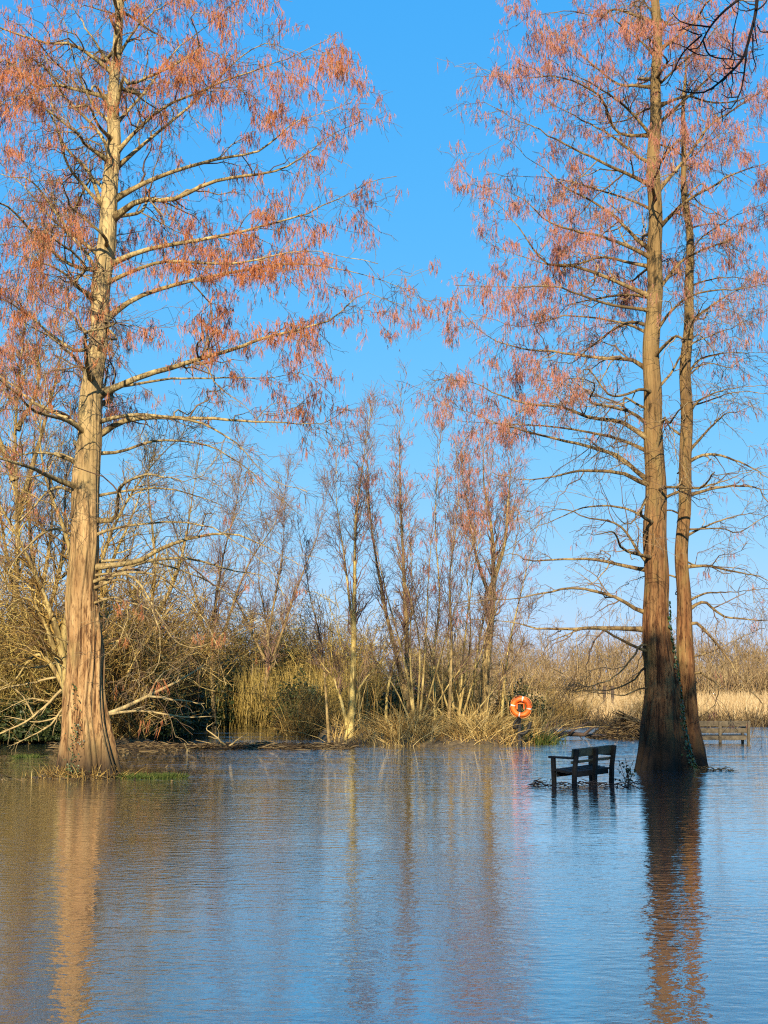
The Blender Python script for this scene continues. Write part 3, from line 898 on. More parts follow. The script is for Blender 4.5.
# ------------------------------------------------------------------ middle-distance trees
def bare_tree(name, label, Y, stems, seed, bark, twig, gen, group=None, catk=None):
    """stems: (points px, base width px). The first stem's foot is the tree's base."""
    rng = np.random.default_rng(seed)
    b = at(stems[0][0][0][0], 690, Y); b[2] = land(b[0], np.array(Y)) - 0.05
    root = thing(name, label, 'tree', tuple(b), group)
    P, Q = [], []
    for k, (pts, w) in enumerate(stems):
        dep = rng.uniform(-0.6, 0.6) if k else 0
        p = np.array([at(x, y, Y + dep * i * 0.5) for i, (x, y) in enumerate(pts)]) - b
        if k == 0:
            p[0][2] = -0.1
        q = spline(p, 24)
        q += np.cumsum(rng.normal(size=q.shape) * 0.012, axis=0) * np.linspace(0, 1, 24)[:, None]
        s = np.linspace(0, 1, 24)
        r0 = w / F * Y / 2
        P.append(q); Q.append(np.maximum(0.85 * r0 * (1 - s * 0.97) ** 1.25, 0.007) * (1 + 0.5 * np.exp(-s * 25)))
    tm = MB()
    for q, r in zip(P, Q):
        tm.tubes(q, r, 10)
    tm.build('trunk', bark, root)
    P, Q = np.array(P), np.array(Q)
    s1, q1 = sprout(P, Q, rng, 2.5 * gen.get('n1', 3.0), gen.get('t0', 0.25), 1.0, gen.get('l1', (0.8, 2.2)), gen.get('tp', 0.6), gen.get('ang', (18, 42)), 0.0, gen.get('up', 0.3), 0.0, 9, 0.42, 0.2, 0.03, 0.006)
    s2, q2 = sprout(s1, q1, rng, 1.5 * gen.get('n2', 3.2), 0.15, 1, (0.3, 1.0), 0.5, (25, 55), 0.0, 0.15, 0.0, 6, 0.6, 0.3, 0.05, 0.0045)
    s3, q3 = sprout(s2, q2, rng, 1.5 * gen.get('n3', 3.5), 0.1, 1, (0.15, 0.5), 0.4, (25, 60), 0.0, 0.05, 0.05, 4, 0.7, 0.4, 0.06, 0.004)
    m = MB(); m.tubes(s1, q1, 5); m.tubes(s2, q2, 3); m.tubes(s3, q3, 3)
    crown = m.build('crown', twig, root)
    if catk:
        c = MB()
        tassels(c, s3, rng, catk[0], lambda p: np.clip((p[:, 2] - catk[1]) / 2.0, 0, 1) * catk[2], (0.1, 0.24), (0.003, 0.0055))
        tassels(c, s2, rng, catk[0], lambda p: np.clip((p[:, 2] - catk[1]) / 2.0, 0, 1) * catk[2], (0.1, 0.24), (0.003, 0.0055))
        c.build('blossom', M['catkin_pink'], crown)
    return root


YM = 45
bare_tree('bare_tree', 'pale yellow-barked bare tree forking low at the water edge', 43.5,
          [([(349, 735), (353, 679), (355, 582), (356, 521), (362, 470), (371, 410)], 9),
           ([(347, 725), (337, 683), (326, 664), (315, 644)], 5), ([(352, 715), (361, 687), (376, 668), (391, 650)], 5),
           ([(354, 640), (345, 560), (338, 500), (341, 450)], 4)], 101, M['stem_yellow'], M['sap_twig'],
          dict(n1=3.2, t0=0.3, l1=(0.8, 2.0)))
bare_tree('bare_tree', 'tallest thin dark bare tree, its bare tip alone in the blue gap', 46,
          [([(411, 731), (405, 610), (401, 521), (401, 440), (403, 385)], 8),
           ([(407, 700), (393, 640), (385, 606), (371, 517), (367, 440), (372, 405)], 6)], 102, M['stem_brown'], M['sap_twig'],
          dict(n1=3.6, t0=0.25, l1=(0.7, 1.9)), catk=(1.2, 5.5, 0.25))
bare_tree('bare_tree', 'stout dark leaning bare trunk with reddish catkins behind the orange life ring', 48,
          [([(484, 725), (485, 675), (492, 606), (492, 541), (484, 481), (482, 430)], 14),
           ([(491, 590), (505, 540), (508, 490), (512, 440)], 6), ([(491, 600), (476, 555), (468, 500), (462, 450)], 5)], 103, M['stem_brown'], M['sap_twig'],
          dict(n1=3.4, t0=0.3, l1=(0.8, 2.2)), catk=(1.2, 5.0, 0.3))
thin = [([(448, 727), (452, 640), (450, 582), (458, 501), (456, 440)], 4.5), ([(436, 728), (434, 660), (440, 600), (437, 520), (444, 425)], 4), ([(500, 722), (508, 650), (522, 590), (540, 520)], 4),
        ([(330, 722), (322, 650), (308, 590), (297, 520)], 4), ([(385, 730), (390, 680), (412, 620), (428, 560)], 4), ([(470, 726), (478, 650), (500, 560), (520, 490)], 4)]
bare_tree('coppiced_tree', 'low-cut tree fanning many thin yellow stems from one foot beside the tallest dark tree', 43.2,
          [([(418, 734), (424, 660), (428, 560), (436, 470)], 3.6), ([(416, 732), (404, 660), (386, 590), (372, 520), (366, 470)], 3.2), ([(415, 730), (410, 650), (412, 580), (406, 500)], 3.2),
           ([(419, 730), (440, 660), (462, 590), (476, 530)], 2.9), ([(415, 732), (396, 690), (366, 640), (350, 590)], 2.5), ([(420, 732), (446, 690), (480, 640), (500, 600)], 2.5),
           ([(417, 730), (418, 640), (398, 560), (392, 480)], 2.9)], 150, M['stem_mid'], M['sap_twig'], dict(n1=2.6, t0=0.3, l1=(0.4, 1.6)), catk=(1.0, 4.2, 0.3))
bare_tree('coppiced_tree', 'low-cut tree fanning thin pale stems just left of the stout leaning trunk', 44.5,
          [([(458, 731), (464, 650), (474, 570), (488, 500), (494, 450)], 3.6), ([(456, 730), (448, 650), (452, 560), (446, 480)], 2.9), ([(459, 730), (482, 650), (506, 580), (522, 520)], 2.9),
           ([(455, 730), (436, 670), (420, 610), (402, 550)], 2.9), ([(460, 730), (494, 690), (520, 650), (534, 610)], 2.2), ([(457, 728), (470, 640), (466, 560), (470, 480)], 2.9),
           ([(456, 731), (430, 700), (402, 670), (384, 630)], 2.2)], 151, M['stem_mid'], M['sap_twig'], dict(n1=2.6, t0=0.3, l1=(0.4, 1.6)), catk=(1.0, 4.0, 0.4))
for i, (pts, w) in enumerate(thin):
    bare_tree('sapling', 'thin straight bare sapling on the island behind the dead grass', 43 + (i * 37 % 11) * 0.6, [(pts, w)], 120 + i,
              M['stem_yellow'] if i % 3 else M['stem_brown'], M['sap_twig'], dict(n1=3.8, n2=2.6, n3=2.5, t0=0.3, l1=(0.4, 1.4)),
              'thin saplings on the island', catk=(1.0, 3.6, 0.22))

# the pale willow that stands behind the left trunk
bare_tree('willow_tree', 'yellowish willow fanning out behind the tan trunk', 37,
          [([(70, 735), (92, 620), (110, 540), (150, 470), (205, 415)], 12), ([(85, 660), (110, 570), (135, 510), (158, 450)], 9),
           ([(70, 735), (60, 640), (30, 560), (0, 500), (-30, 440)], 12), ([(62, 650), (72, 560), (45, 470), (40, 380)], 9),
           ([(72, 700), (40, 655), (10, 685), (-30, 700)], 7), ([(72, 700), (30, 600), (-20, 640)], 9)], 140, M['stem_mid'], M['brush'],
          dict(n1=3.0, t0=0.2, l1=(0.8, 2.4), ang=(25, 60), up=0.15), catk=None)
bare_tree('bare_tree', 'brown bare tree at the left edge, its crown mixing with the orange catkins', 46,
          [([(8, 735), (12, 640), (18, 540), (16, 440), (25, 330), (35, 250)], 11), ([(16, 520), (40, 440), (60, 370), (72, 300)], 8),
           ([(15, 480), (-10, 410), (-25, 330)], 8), ([(17, 430), (38, 380), (30, 300)], 6)], 141, M['stem_brown'], M['brush_olive'],
          dict(n1=3.2, t0=0.3, l1=(0.8, 2.4), ang=(25, 60)), catk=(1.8, 4.6, 0.5))
bare_tree('bare_tree', 'slender grey-brown bare tree between the tan trunk and the pale forked one', 58,
          [([(215, 725), (212, 640), (222, 560), (236, 500), (240, 440)], 5.5), ([(214, 670), (192, 580), (174, 520), (166, 470)], 4),
           ([(215, 660), (246, 570), (276, 520), (290, 470)], 4)], 142, M['stem_brown'], M['sap_twig'], dict(n1=3.4, t0=0.2, l1=(0.8, 2.4)))
bare_tree('bare_tree', 'wide spreading bare tree rising from the brush left of the thin saplings', 61,
          [([(262, 722), (268, 640), (258, 580), (262, 520)], 5), ([(266, 680), (296, 590), (318, 530), (326, 480)], 4),
           ([(265, 660), (235, 600), (205, 560)], 3.5), ([(267, 640), (282, 560), (288, 500)], 3.5)], 143, M['stem_brown'], M['sap_twig'], dict(n1=3.6, t0=0.2, l1=(0.8, 2.4)))


bare_tree('bare_tree', 'olive-twigged many-stemmed tree behind the tan trunk, its bare top under the lowest orange sprays', 50,
          [([(38, 730), (40, 620), (30, 520), (36, 420), (30, 350)], 9), ([(40, 640), (62, 560), (66, 480), (74, 400)], 7), ([(39, 650), (10, 570), (-4, 480), (-10, 400)], 7),
           ([(40, 600), (52, 520), (48, 440)], 6)], 144, M['stem_brown'], M['brush'], dict(n1=2.8, t0=0.2, l1=(0.8, 2.6), ang=(25, 60)), catk=(1.2, 5.5, 0.3))
bare_tree('bare_tree', 'tall bare tree right of the tan trunk, reaching up behind its drooping lower limbs', 54,
          [([(150, 728), (148, 640), (156, 560), (150, 480), (158, 420)], 8), ([(149, 650), (128, 580), (122, 510)], 6), ([(150, 630), (178, 570), (192, 500), (200, 450)], 6)],
          145, M['stem_brown'], M['brush_olive'], dict(n1=3.0, t0=0.2, l1=(0.8, 2.6), ang=(25, 55)))


# ------------------------------------------------------------------ brush
def make_shrub(name, seed, mat, h=3.0, spread=1.6, stems=46, base=0.7, arch=0.5, n1=3.2, n2=4.0, thick=0.016):
    rng = np.random.default_rng(seed)
    a = rng.uniform(0, 6.28, stems); r = base * np.sqrt(rng.random(stems))
    b = np.stack([r * np.cos(a), r * np.sin(a), -0.1 + 0 * a], 1)
    a2 = a + rng.normal(size=stems) * 0.7
    out = rng.uniform(0.15, 1.0, stems) * spread
    hh = h * rng.uniform(0.45, 1.0, stems)
    s = np.linspace(0, 1, 10)
    P = np.zeros((stems, 10, 3))
    P[:, :, 0] = b[:, 0:1] + np.cos(a2)[:, None] * out[:, None] * s ** 1.5
    P[:, :, 1] = b[:, 1:2] + np.sin(a2)[:, None] * out[:, None] * s ** 1.5
    P[:, :, 2] = b[:, 2:3] + hh[:, None] * (s * (1 + arch * 0.6) - arch * 0.6 * s ** 2.6 * (out / spread)[:, None])
    w = np.cumsum(rng.normal(size=P.shape) * 0.03, axis=1); P += w - w[:, :1]
    Q = np.maximum(thick * rng.uniform(0.5, 1.2, stems)[:, None] * (1 - 0.8 * s), 0.005)
    s1, q1 = sprout(P, Q, rng, n1, 0.1, 1, (0.4, 1.3), 0.4, (25, 70), 0.0, 0.1, 0.12, 7, 0.6, 0.3, 0.05, 0.005)
    s2, q2 = sprout(s1, q1, rng, n2, 0.1, 1, (0.2, 0.6), 0.3, (25, 75), 0.0, 0.05, 0.1, 4, 0.7, 0.4, 0.07, 0.004)
    m = MB(); m.tubes(P, Q, 5); m.tubes(s1, q1, 3); m.tubes(s2, q2, 3)
    return m.build(name, mat)


sh = [make_shrub('brush_shrub', 201, M['brush'], 3.2, 1.9, 44), make_shrub('brush_shrub', 202, M['brush'], 2.6, 2.2, 50, arch=1.0),
      make_shrub('brush_shrub', 203, M['brush_olive'], 3.0, 1.6, 56, arch=0.3), make_shrub('brush_shrub', 204, M['brush_olive'], 2.4, 1.9, 50, arch=0.9)]


def place(protos, spots, label, group, cat, seed, srange=(0.8, 1.2)):
    rng = np.random.default_rng(seed)
    for px, Y, sc in spots:
        o = protos[rng.integers(len(protos))].copy()
        C.objects.link(o)
        x = xat(px, Y)
        k = sc * rng.uniform(*srange)
        o.location = (x, Y, float(land(np.array(x), np.array(float(Y)))) - 0.05)
        o.rotation_euler = (0, 0, rng.uniform(0, 6.28))
        o.scale = (k * rng.uniform(0.9, 1.15), k * rng.uniform(0.9, 1.15), k)
        tag(o, label, cat, group)


rg = np.random.default_rng(9)
spots = [(rg.uniform(-60, 150), rg.uniform(44, 56), rg.uniform(0.85, 1.5)) for _ in range(30)] + [(-30, 43, 1.3), (5, 43.5, 1.2), (35, 44, 1.4), (60, 46, 1.6), (20, 47, 1.9), (120, 46, 1.3), (140, 49, 1.5), (165, 52, 1.4)]
place(sh[:2] + sh[3:], spots, 'tangled arching brown bush in the thicket on the left bank', 'bushes of the left thicket', 'bush', 1)
spots = [(rg.uniform(130, 350), rg.uniform(63, 72), rg.uniform(1.0, 1.75)) for _ in range(14)]
place(sh, spots, 'brown bush behind the reeds across the channel', 'bushes behind the channel reeds', 'bush', 2)
spots = [(rg.uniform(290, 545), rg.uniform(47, 59), rg.uniform(0.5, 0.95)) for _ in range(12)]
place(sh[1:], spots, 'olive brown bush under the thin saplings on the island', 'bushes on the island', 'bush', 3)
spots = [(rg.uniform(545, 660), rg.uniform(64, 68), rg.uniform(0.35, 0.6)) for _ in range(4)]
place(sh[:2], spots, 'low brown bush at the edge of the pale meadow', 'bushes at the meadow edge', 'bush', 4)
for o in sh:
    bpy.data.objects.remove(o)


def leafy_bush(seed, h, w, n):
    rng = np.random.default_rng(seed)
    m = MB()
    d = unit(rng.normal(size=(n, 3))); d[:, 2] = np.abs(d[:, 2])
    r = rng.uniform(0.35, 1, n)[:, None] ** 0.5
    lump = (0.72 + 0.28 * np.sin(4 * d[:, 0:1] * 2 + seed) * np.cos(5 * d[:, 1:2] + 3 * d[:, 2:3]))
    p = d * r * lump * np.array([w, w, h])
    m.leaves(p, d + rng.normal(size=(n, 3)) * 0.7, rng.uniform(0.03, 0.075, n), rng)
    return m


root0 = None  # dark evergreens, partly real, partly added as the thicket's shaded hollows
for i, (px, Y, s) in enumerate([(12, 46.5, 1.0), (48, 49, 1.15), (118, 47, .9), (150, 50, 1.0), (232, 64, 1.5), (262, 66, 1.3), (-25, 45, 1.1), (30, 52, 1.5), (110, 54, 1.5), (128, 45.5, .9), (172, 52, 1.2), (195, 62, 1.6), (70, 46, 1.2), (160, 47, .8), (300, 58, 1.0), (400, 50, .9), (520, 51, .8), (455, 52, .8), (-8, 42.8, .75), (30, 43, .8), (52, 43.2, .6), (205, 61, 1.2)]):
    x = xat(px, Y)
    if root0 is None:
        root0 = thing('evergreen_shade_bush', 'dark evergreen bush also standing in for shade deep inside the brown thicket', 'bush', (x, Y, 0.1), 'dark evergreen bushes in the thicket')
        leafy_bush(301, 2.3, 1.6, 5200).build('crown', M['dark_leaf'], root0)
        m = MB(); s_ = np.linspace(0, 1, 6)
        for k in range(5):
            a = k * 1.3
            m.tubes(np.stack([np.cos(a) * s_ * .7, np.sin(a) * s_ * .7, s_ * 1.7 - 0.2], 1), 0.04 - 0.03 * s_, 6)
        m.build('stem', M['stem_brown'], root0)
        root0.scale = (s, s, s)
    else:
        dup(root0, (x, Y, 0.1), i * 1.7, (s, s, s))


# ------------------------------------------------------------------ reeds, meadow, straw, woods (uncountable)
def blades(name, X, Y, h, mat, seed, lean=0.18, rad=0.008, label=None, cat='plants', curl=0.3, z=None, group=None):
    rng = np.random.default_rng(seed)
    n = len(X)
    Z = land(X, Y) - 0.05 if z is None else z
    s = np.array([0, 0.35, 0.7, 1.0])
    d = rng.normal(size=(n, 2)) * lean
    P = np.zeros((n, 4, 3))
    P[:, :, 0] = X[:, None] + d[:, 0:1] * h[:, None] * (s + curl * s ** 2)
    P[:, :, 1] = Y[:, None] + d[:, 1:2] * h[:, None] * (s + curl * s ** 2)
    P[:, :, 2] = Z[:, None] + h[:, None] * s * (1 - curl * np.hypot(d[:, 0], d[:, 1])[:, None] * s)
    m = MB(); m.tubes(P, rad * rng.uniform(0.6, 1.3, n)[:, None] * np.array([1, .9, .65, .25]), 3)
    return tag(m.build(name, mat), label, cat, group, 'stuff')


rg = np.random.default_rng(55)
n = 3800
px, Y = rg.uniform(120, 350, n), 60 + rg.gamma(1.6, 1.1, n)
X = (px - 384) / F * Y
blades('reeds', X, Y, rg.uniform(0.8, 2.7, n), M['reed'], 56, 0.13, 0.014, 'olive-gold reeds standing in a row across the channel')
n = 3600
Y = 40.9 + rg.gamma(1.5, 1.6, n); px = rg.uniform(330, 548, n)
X = (px - 384) / F * Y
k = land(X, Y) > -0.12
blades('dead_grass', X[k], Y[k], (rg.uniform(0.15, 0.85, n) * (1 + 0.4 * np.sin(X * 3)))[k], M['straw'], 57, 0.55, 0.009, 'tan dead grass and stalks along the island shore')
n = 450
px = rg.normal(0, 1, n) * 12 + 532; Y = 42.0 + rg.uniform(0, 1.2, n)
X = (px - 384) / F * Y
blades('green_grass', X, Y, rg.uniform(0.1, 0.42, n), M['grass'], 58, 0.35, 0.010, 'green tuft of grass at the foot of the life ring post', z=np.zeros(n) - 0.02)
n = 26000
Y = 65 + 40 * rg.random(n) ** 1.4; X = rg.uniform(3.5, 34, n) * Y / 65
k = (Y > 0)
blades('meadow_grass', X, Y, rg.uniform(0.5, 1.15, n), M['meadow'], 59, 0.2, 0.016, 'pale tan reed meadow beyond the water')
n = 7000
Y = rg.uniform(101, 106, n); X = rg.uniform(4, 62, n)
blades('scrub', X, Y, rg.uniform(1.0, 3.0, n), M['wood_far'], 64, 0.3, 0.03, 'low tan scrub along the foot of the far woodland')
n = 3000
Y = 61.6 + rg.gamma(1.5, 1.0, n); X = rg.uniform(4.2, 18, n)
k = land(X, Y) > -0.2
blades('shore_grass', X[k], Y[k], rg.uniform(0.3, 0.85, n)[k], M['debris'], 65, 0.4, 0.013, 'dull brown sedge on the near edge of the pale meadow')
n = 330
px = rg.uniform(190, 520, n); Y = 43.5 + rg.uniform(0, 16, n); Y[px < 345] += 17; X = (px - 384) / F * Y
blades('pale_shoots', X, Y, rg.uniform(0.9, 3.2, n), M['straw'], 66, 0.16, 0.014, 'pale upright shoots among the bushes and reeds')
n = 2600
px = rg.uniform(-30, 150, n); Y = 43.5 + rg.gamma(1.5, 1.5, n); X = (px - 384) / F * Y
blades('undergrowth', X, Y, rg.uniform(0.4, 1.6, n), M['brush'], 60, 0.5, 0.010, 'low brown undergrowth at the foot of the left thicket')


def woodland(name, Xr, Yr, n, h, mat, seed, label, low=0):
    rng = np.random.default_rng(seed)
    Yt = rng.uniform(*Yr, n); Xt = rng.uniform(*Xr, n)
    H = rng.uniform(*h, n)
    if low:
        H[:low] = rng.uniform(1.4, 4.2, low)
    s = np.linspace(0, 1, 7)
    P = np.zeros((n, 7, 3))
    ln = rng.normal(size=(n, 2)) * (0.07 + 0.25 * (np.arange(n) < low))[:, None]
    P[:, :, 0] = Xt[:, None] + ln[:, :1] * H[:, None] * s
    P[:, :, 1] = Yt[:, None] + ln[:, 1:] * H[:, None] * s
    P[:, :, 2] = land(Xt, Yt)[:, None] + H[:, None] * s - 0.1
    Q = np.maximum(H[:, None] * 0.011 * (1 - 0.9 * s), 0.012)
    s1, q1 = sprout(P, Q, rng, 3.2, 0.12, 1, (1.0, 2.8), 0.6, (25, 55), 0, 0.3, 0, 6, 0.5, 0.25, 0.05, 0.011)
    s2, q2 = sprout(s1, q1, rng, 2.6, 0.15, 1, (0.5, 1.3), 0.4, (25, 60), 0, 0.1, 0, 4, 0.7, 0.4, 0.06, 0.010)
    s3, q3 = sprout(s2, q2, rng, 2.0, 0.15, 1, (0.3, 0.8), 0.4, (25, 60), 0, 0.1, 0, 3, 0.7, 0.5, 0.06, 0.009)
    m = MB(); m.tubes(P, Q, 5); m.tubes(s1, q1, 3); m.tubes(s2, q2, 3); m.tubes(s3, q3, 3)
    tag(m.build(name, mat), label, 'woods', None, 'stuff')


woodland('woodland', (2, 60), (106, 140), 760, (3.2, 6.2), M['wood_far'], 71, 'pale tan bare woodland beyond the meadow', 560)
woodland('woodland', (-30, 6), (74, 100), 230, (3.0, 5.2), M['wood_brown'], 72, 'brown bare woodland behind the thicket and the saplings', 180)


# ------------------------------------------------------------------ debris in the water
def debris(name, X, Y, n_pts, mat, seed, label, cat, rad=0.008, ln=(0.2, 0.8), zr=(0.0, 0.18), kind='stuff'):
    rng = np.random.default_rng(seed)
    a = rng.uniform(0, 6.28, n_pts)
    L = rng.uniform(*ln, n_pts)
    z = rng.uniform(*zr, n_pts)
    s = np.linspace(-0.5, 0.5, 5)
    P = np.zeros((n_pts, 5, 3))
    P[:, :, 0] = X[:, None] + np.cos(a)[:, None] * L[:, None] * s
    P[:, :, 1] = Y[:, None] + np.sin(a)[:, None] * L[:, None] * s * 0.7
    P[:, :, 2] = np.maximum(z[:, None] + rng.normal(size=(n_pts, 1)) * 0.16 * L[:, None] * s, 0.0) + 0.004
    P += np.cumsum(rng.normal(size=P.shape) * 0.015, axis=1)
    m = MB(); m.tubes(P, rad * rng.uniform(0.5, 1.5, n_pts)[:, None] * np.array([.6, 1, 1, .9, .5]), 4)
    return tag(m.build(name, mat), label, cat, None, kind)


rg = np.random.default_rng(66)
n = 1100
px = 140 + 210 * rg.random(n); w = np.exp(-((px - 320) / 60) ** 2) + 0.4 * np.exp(-((px - 225) / 18) ** 2) + 0.25
Y = 39.4 + rg.normal(size=n) * 0.45 * (0.4 + w)
debris('flood_debris', (px - 384) / F * Y, Y, n, M['debris'], 67, 'raft of brown flood debris lying off the island shore', 'debris', 0.010, (0.15, 0.8), (0, 0.07))
n = 420
px = rg.uniform(60, 160, n); Y = 37.5 + rg.uniform(0, 4, n)
debris('flood_debris', (px - 384) / F * Y, Y, n, M['debris'], 68, 'dark twigs floating behind the tan trunk', 'debris', 0.009, (0.2, 0.9), (0, 0.06))
n = 170
X = base_l[0] - 0.05 + rg.normal(size=n) * 0.42; Y = YL - 0.3 + rg.normal(size=n) * 0.35
debris('leaf_litter', X, Y, n, M['debris'], 69, 'brown litter and twigs heaped round the foot of the tan trunk', 'debris', 0.006, (0.06, 0.32), (0.0, 0.07))
n = 300
X = base_l[0] - 0.1 + rg.normal(size=n) * 0.36; Y = YL - 0.5 + rg.normal(size=n) * 0.18
blades('dead_grass', X, Y, rg.uniform(0.06, 0.30, n), M['brush'], 61, 0.5, 0.006, 'dead grass leaning on the foot of the tan trunk', z=np.zeros(n))
n = 1400
a = rg.uniform(0, 6.28, n); r = np.sqrt(rg.random(n))
X = base_l[0] + 1.1 + r * np.cos(a) * 0.62; Y = YL - 0.25 + r * np.sin(a) * 0.36
blades('green_grass', X, Y, rg.uniform(0.03, 0.12, n), M['grass'], 62, 0.6, 0.006, 'low green grass patch right of the tan trunk', z=np.zeros(n) - 0.01)
n = 260
a = rg.uniform(0, 6.28, n); r = np.sqrt(rg.random(n))
X = at(27, 755, 34)[0] + r * np.cos(a) * 0.3; Y = 34 + r * np.sin(a) * 0.4
blades('green_grass', X, Y, rg.uniform(0.03, 0.12, n), M['grass'], 63, 0.6, 0.008, 'small yellow-green tuft in the water left of the tan trunk', z=np.zeros(n) - 0.01)


def branchy(name, label, cat, Y, limbs, mat, seed, twigs=3.0, dep=0.3, part='twig', tl=(0.15, 0.6)):
    rng = np.random.default_rng(seed)
    b = at(*limbs[0][0][0], Y); b[2] = 0
    root = thing(name, label, cat, tuple(b))
    P, Q = [], []
    for k, (pts, w) in enumerate(limbs):
        d = rng.uniform(-dep, dep)
        p = spline([at(x, y, Y + d * i) - b for i, (x, y) in enumerate(pts)], 14)
        p += np.cumsum(rng.normal(size=p.shape) * 0.008, axis=0)
        P.append(p); Q.append(np.maximum(np.linspace(w, w * 0.25, 14) / F * Y / 2, 0.005))
    lm = MB()
    for p, q in zip(P, Q):
        lm.tubes(p, q, 8)
    if twigs <= 0:
        lm.build('limb', mat, root)
        return root
    s1, q1 = sprout(np.array(P), np.array(Q), rng, twigs, 0.15, 1, tl, 0.4, (25, 65), 0, 0.1, 0.0, 5, 0.5, 0.3, 0.05, 0.004)
    lm.tubes(s1, q1, 4)
    lm.build('limb', mat, root)
    return root


branchy('fallen_branch', 'pale dead branch reaching up right of the tan trunk', 'branch', 33,
        [([(98, 718), (115, 711), (150, 695), (180, 680), (206, 664)], 5), ([(148, 696), (175, 701), (205, 704)], 2.6), ([(104, 714), (140, 711), (180, 717), (215, 716)], 3),
         ([(150, 695), (162, 676), (175, 668)], 2)], M['dead_pale'], 401)
branchy('fallen_branch', 'weathered branches trailing into the water at the left edge', 'branch', 38,
        [([(62, 690), (40, 712), (14, 728), (-30, 744)], 3), ([(66, 704), (45, 727), (10, 747)], 2.4), ([(34, 716), (20, 694), (-5, 676)], 2), ([(60, 676), (35, 684), (8, 690), (-12, 700)], 2.6), ([(62, 660), (38, 668), (0, 664)], 2.2), ([(64, 715), (36, 722), (4, 716)], 2), ([(50, 702), (28, 700), (0, 712)], 1.6)], M['dead_pale'], 402, 6)
branchy('fallen_branch', 'small bleached branch sticking out of the debris raft', 'branch', 39,
        [([(228, 748), (219, 742), (208, 738)], 2.5), ([(226, 747), (215, 735), (206, 728), (213, 722)], 2), ([(228, 747), (240, 738), (248, 735)], 2)], M['dead_pale'], 403, 2)
branchy('stick', 'short pale stick standing up from the water by the debris', 'stick', 37.5, [([(187, 757), (187, 751), (186, 746)], 2.6)], M['dead_pale'], 404, 0)
branchy('stick', 'thin bent stick poking out of the water near the grass patch', 'stick', 27, [([(181, 786), (187, 778), (196, 771)], 1.8), ([(187, 778), (194, 780)], 1.4)], M['log'], 405, 0)
for k, pts in enumerate([[(430, 742), (436, 725), (446, 712)], [(402, 744), (410, 728), (416, 716)], [(470, 742), (482, 722), (492, 708)], [(375, 745), (366, 728), (360, 718)]]):
    branchy('straw_stalk', 'bleached bent stalk at the island shore', 'stalk', 41.2 + 0.2 * k, [(pts, 1.8)], M['dead_pale'], 410 + k, 0)['group'] = 'bleached stalks at the island shore'


def brush_pile():
    rng = np.random.default_rng(88)
    Y = 47.5
    x = xat(622, Y)
    n = 700
    a = rng.uniform(0, 6.28, n); r = np.sqrt(rng.random(n))
    X = x + r * np.cos(a) * 0.95; Yy = Y + r * np.sin(a) * 0.9
    top = 0.75 * (1 - r ** 1.6) * (0.9 + 0.2 * np.sin(X * 5))
    P = np.zeros((n, 5, 3)); s = np.linspace(-.5, .5, 5); L = rng.uniform(.3, 1.0, n); b = rng.uniform(0, 6.28, n)
    P[:, :, 0] = X[:, None] + np.cos(b)[:, None] * L[:, None] * s
    P[:, :, 1] = Yy[:, None] + np.sin(b)[:, None] * L[:, None] * s
    P[:, :, 2] = np.maximum((top * rng.random(n) ** .3)[:, None] - 0.5 * L[:, None] * (s * np.cos(b - a)[:, None]), -0.02)
    m = MB(); m.tubes(P, 0.012 * rng.uniform(.5, 1.3, n)[:, None] * np.ones((1, 5)), 4)
    o = m.build('brush_pile', M['debris'])
    tag(o, 'rounded pile of brown brushwood left of the tall trunk', 'brush pile')


brush_pile()
branchy('driftwood_log', 'dark driftwood log lying in the water left of the brush pile', 'log', 46,
        [([(548, 737), (565, 734), (585, 735), (606, 736)], 7), ([(570, 733), (580, 726), (590, 722)], 3), ([(585, 734), (596, 727), (605, 728)], 3), ([(560, 735), (552, 730), (545, 731)], 3)],
        M['log'], 420, 4, tl=(0.1, 0.4))

n = 70
px = rg.uniform(-20, 235, n); Y = rg.uniform(24.5, 36, n)
debris('floating_litter', (px - 384) / F * Y, Y, n, M['debris'], 95, 'scattered floating twigs and leaves round the tan trunk', 'litter', 0.008, (0.04, 0.22), (0.0, 0.012))

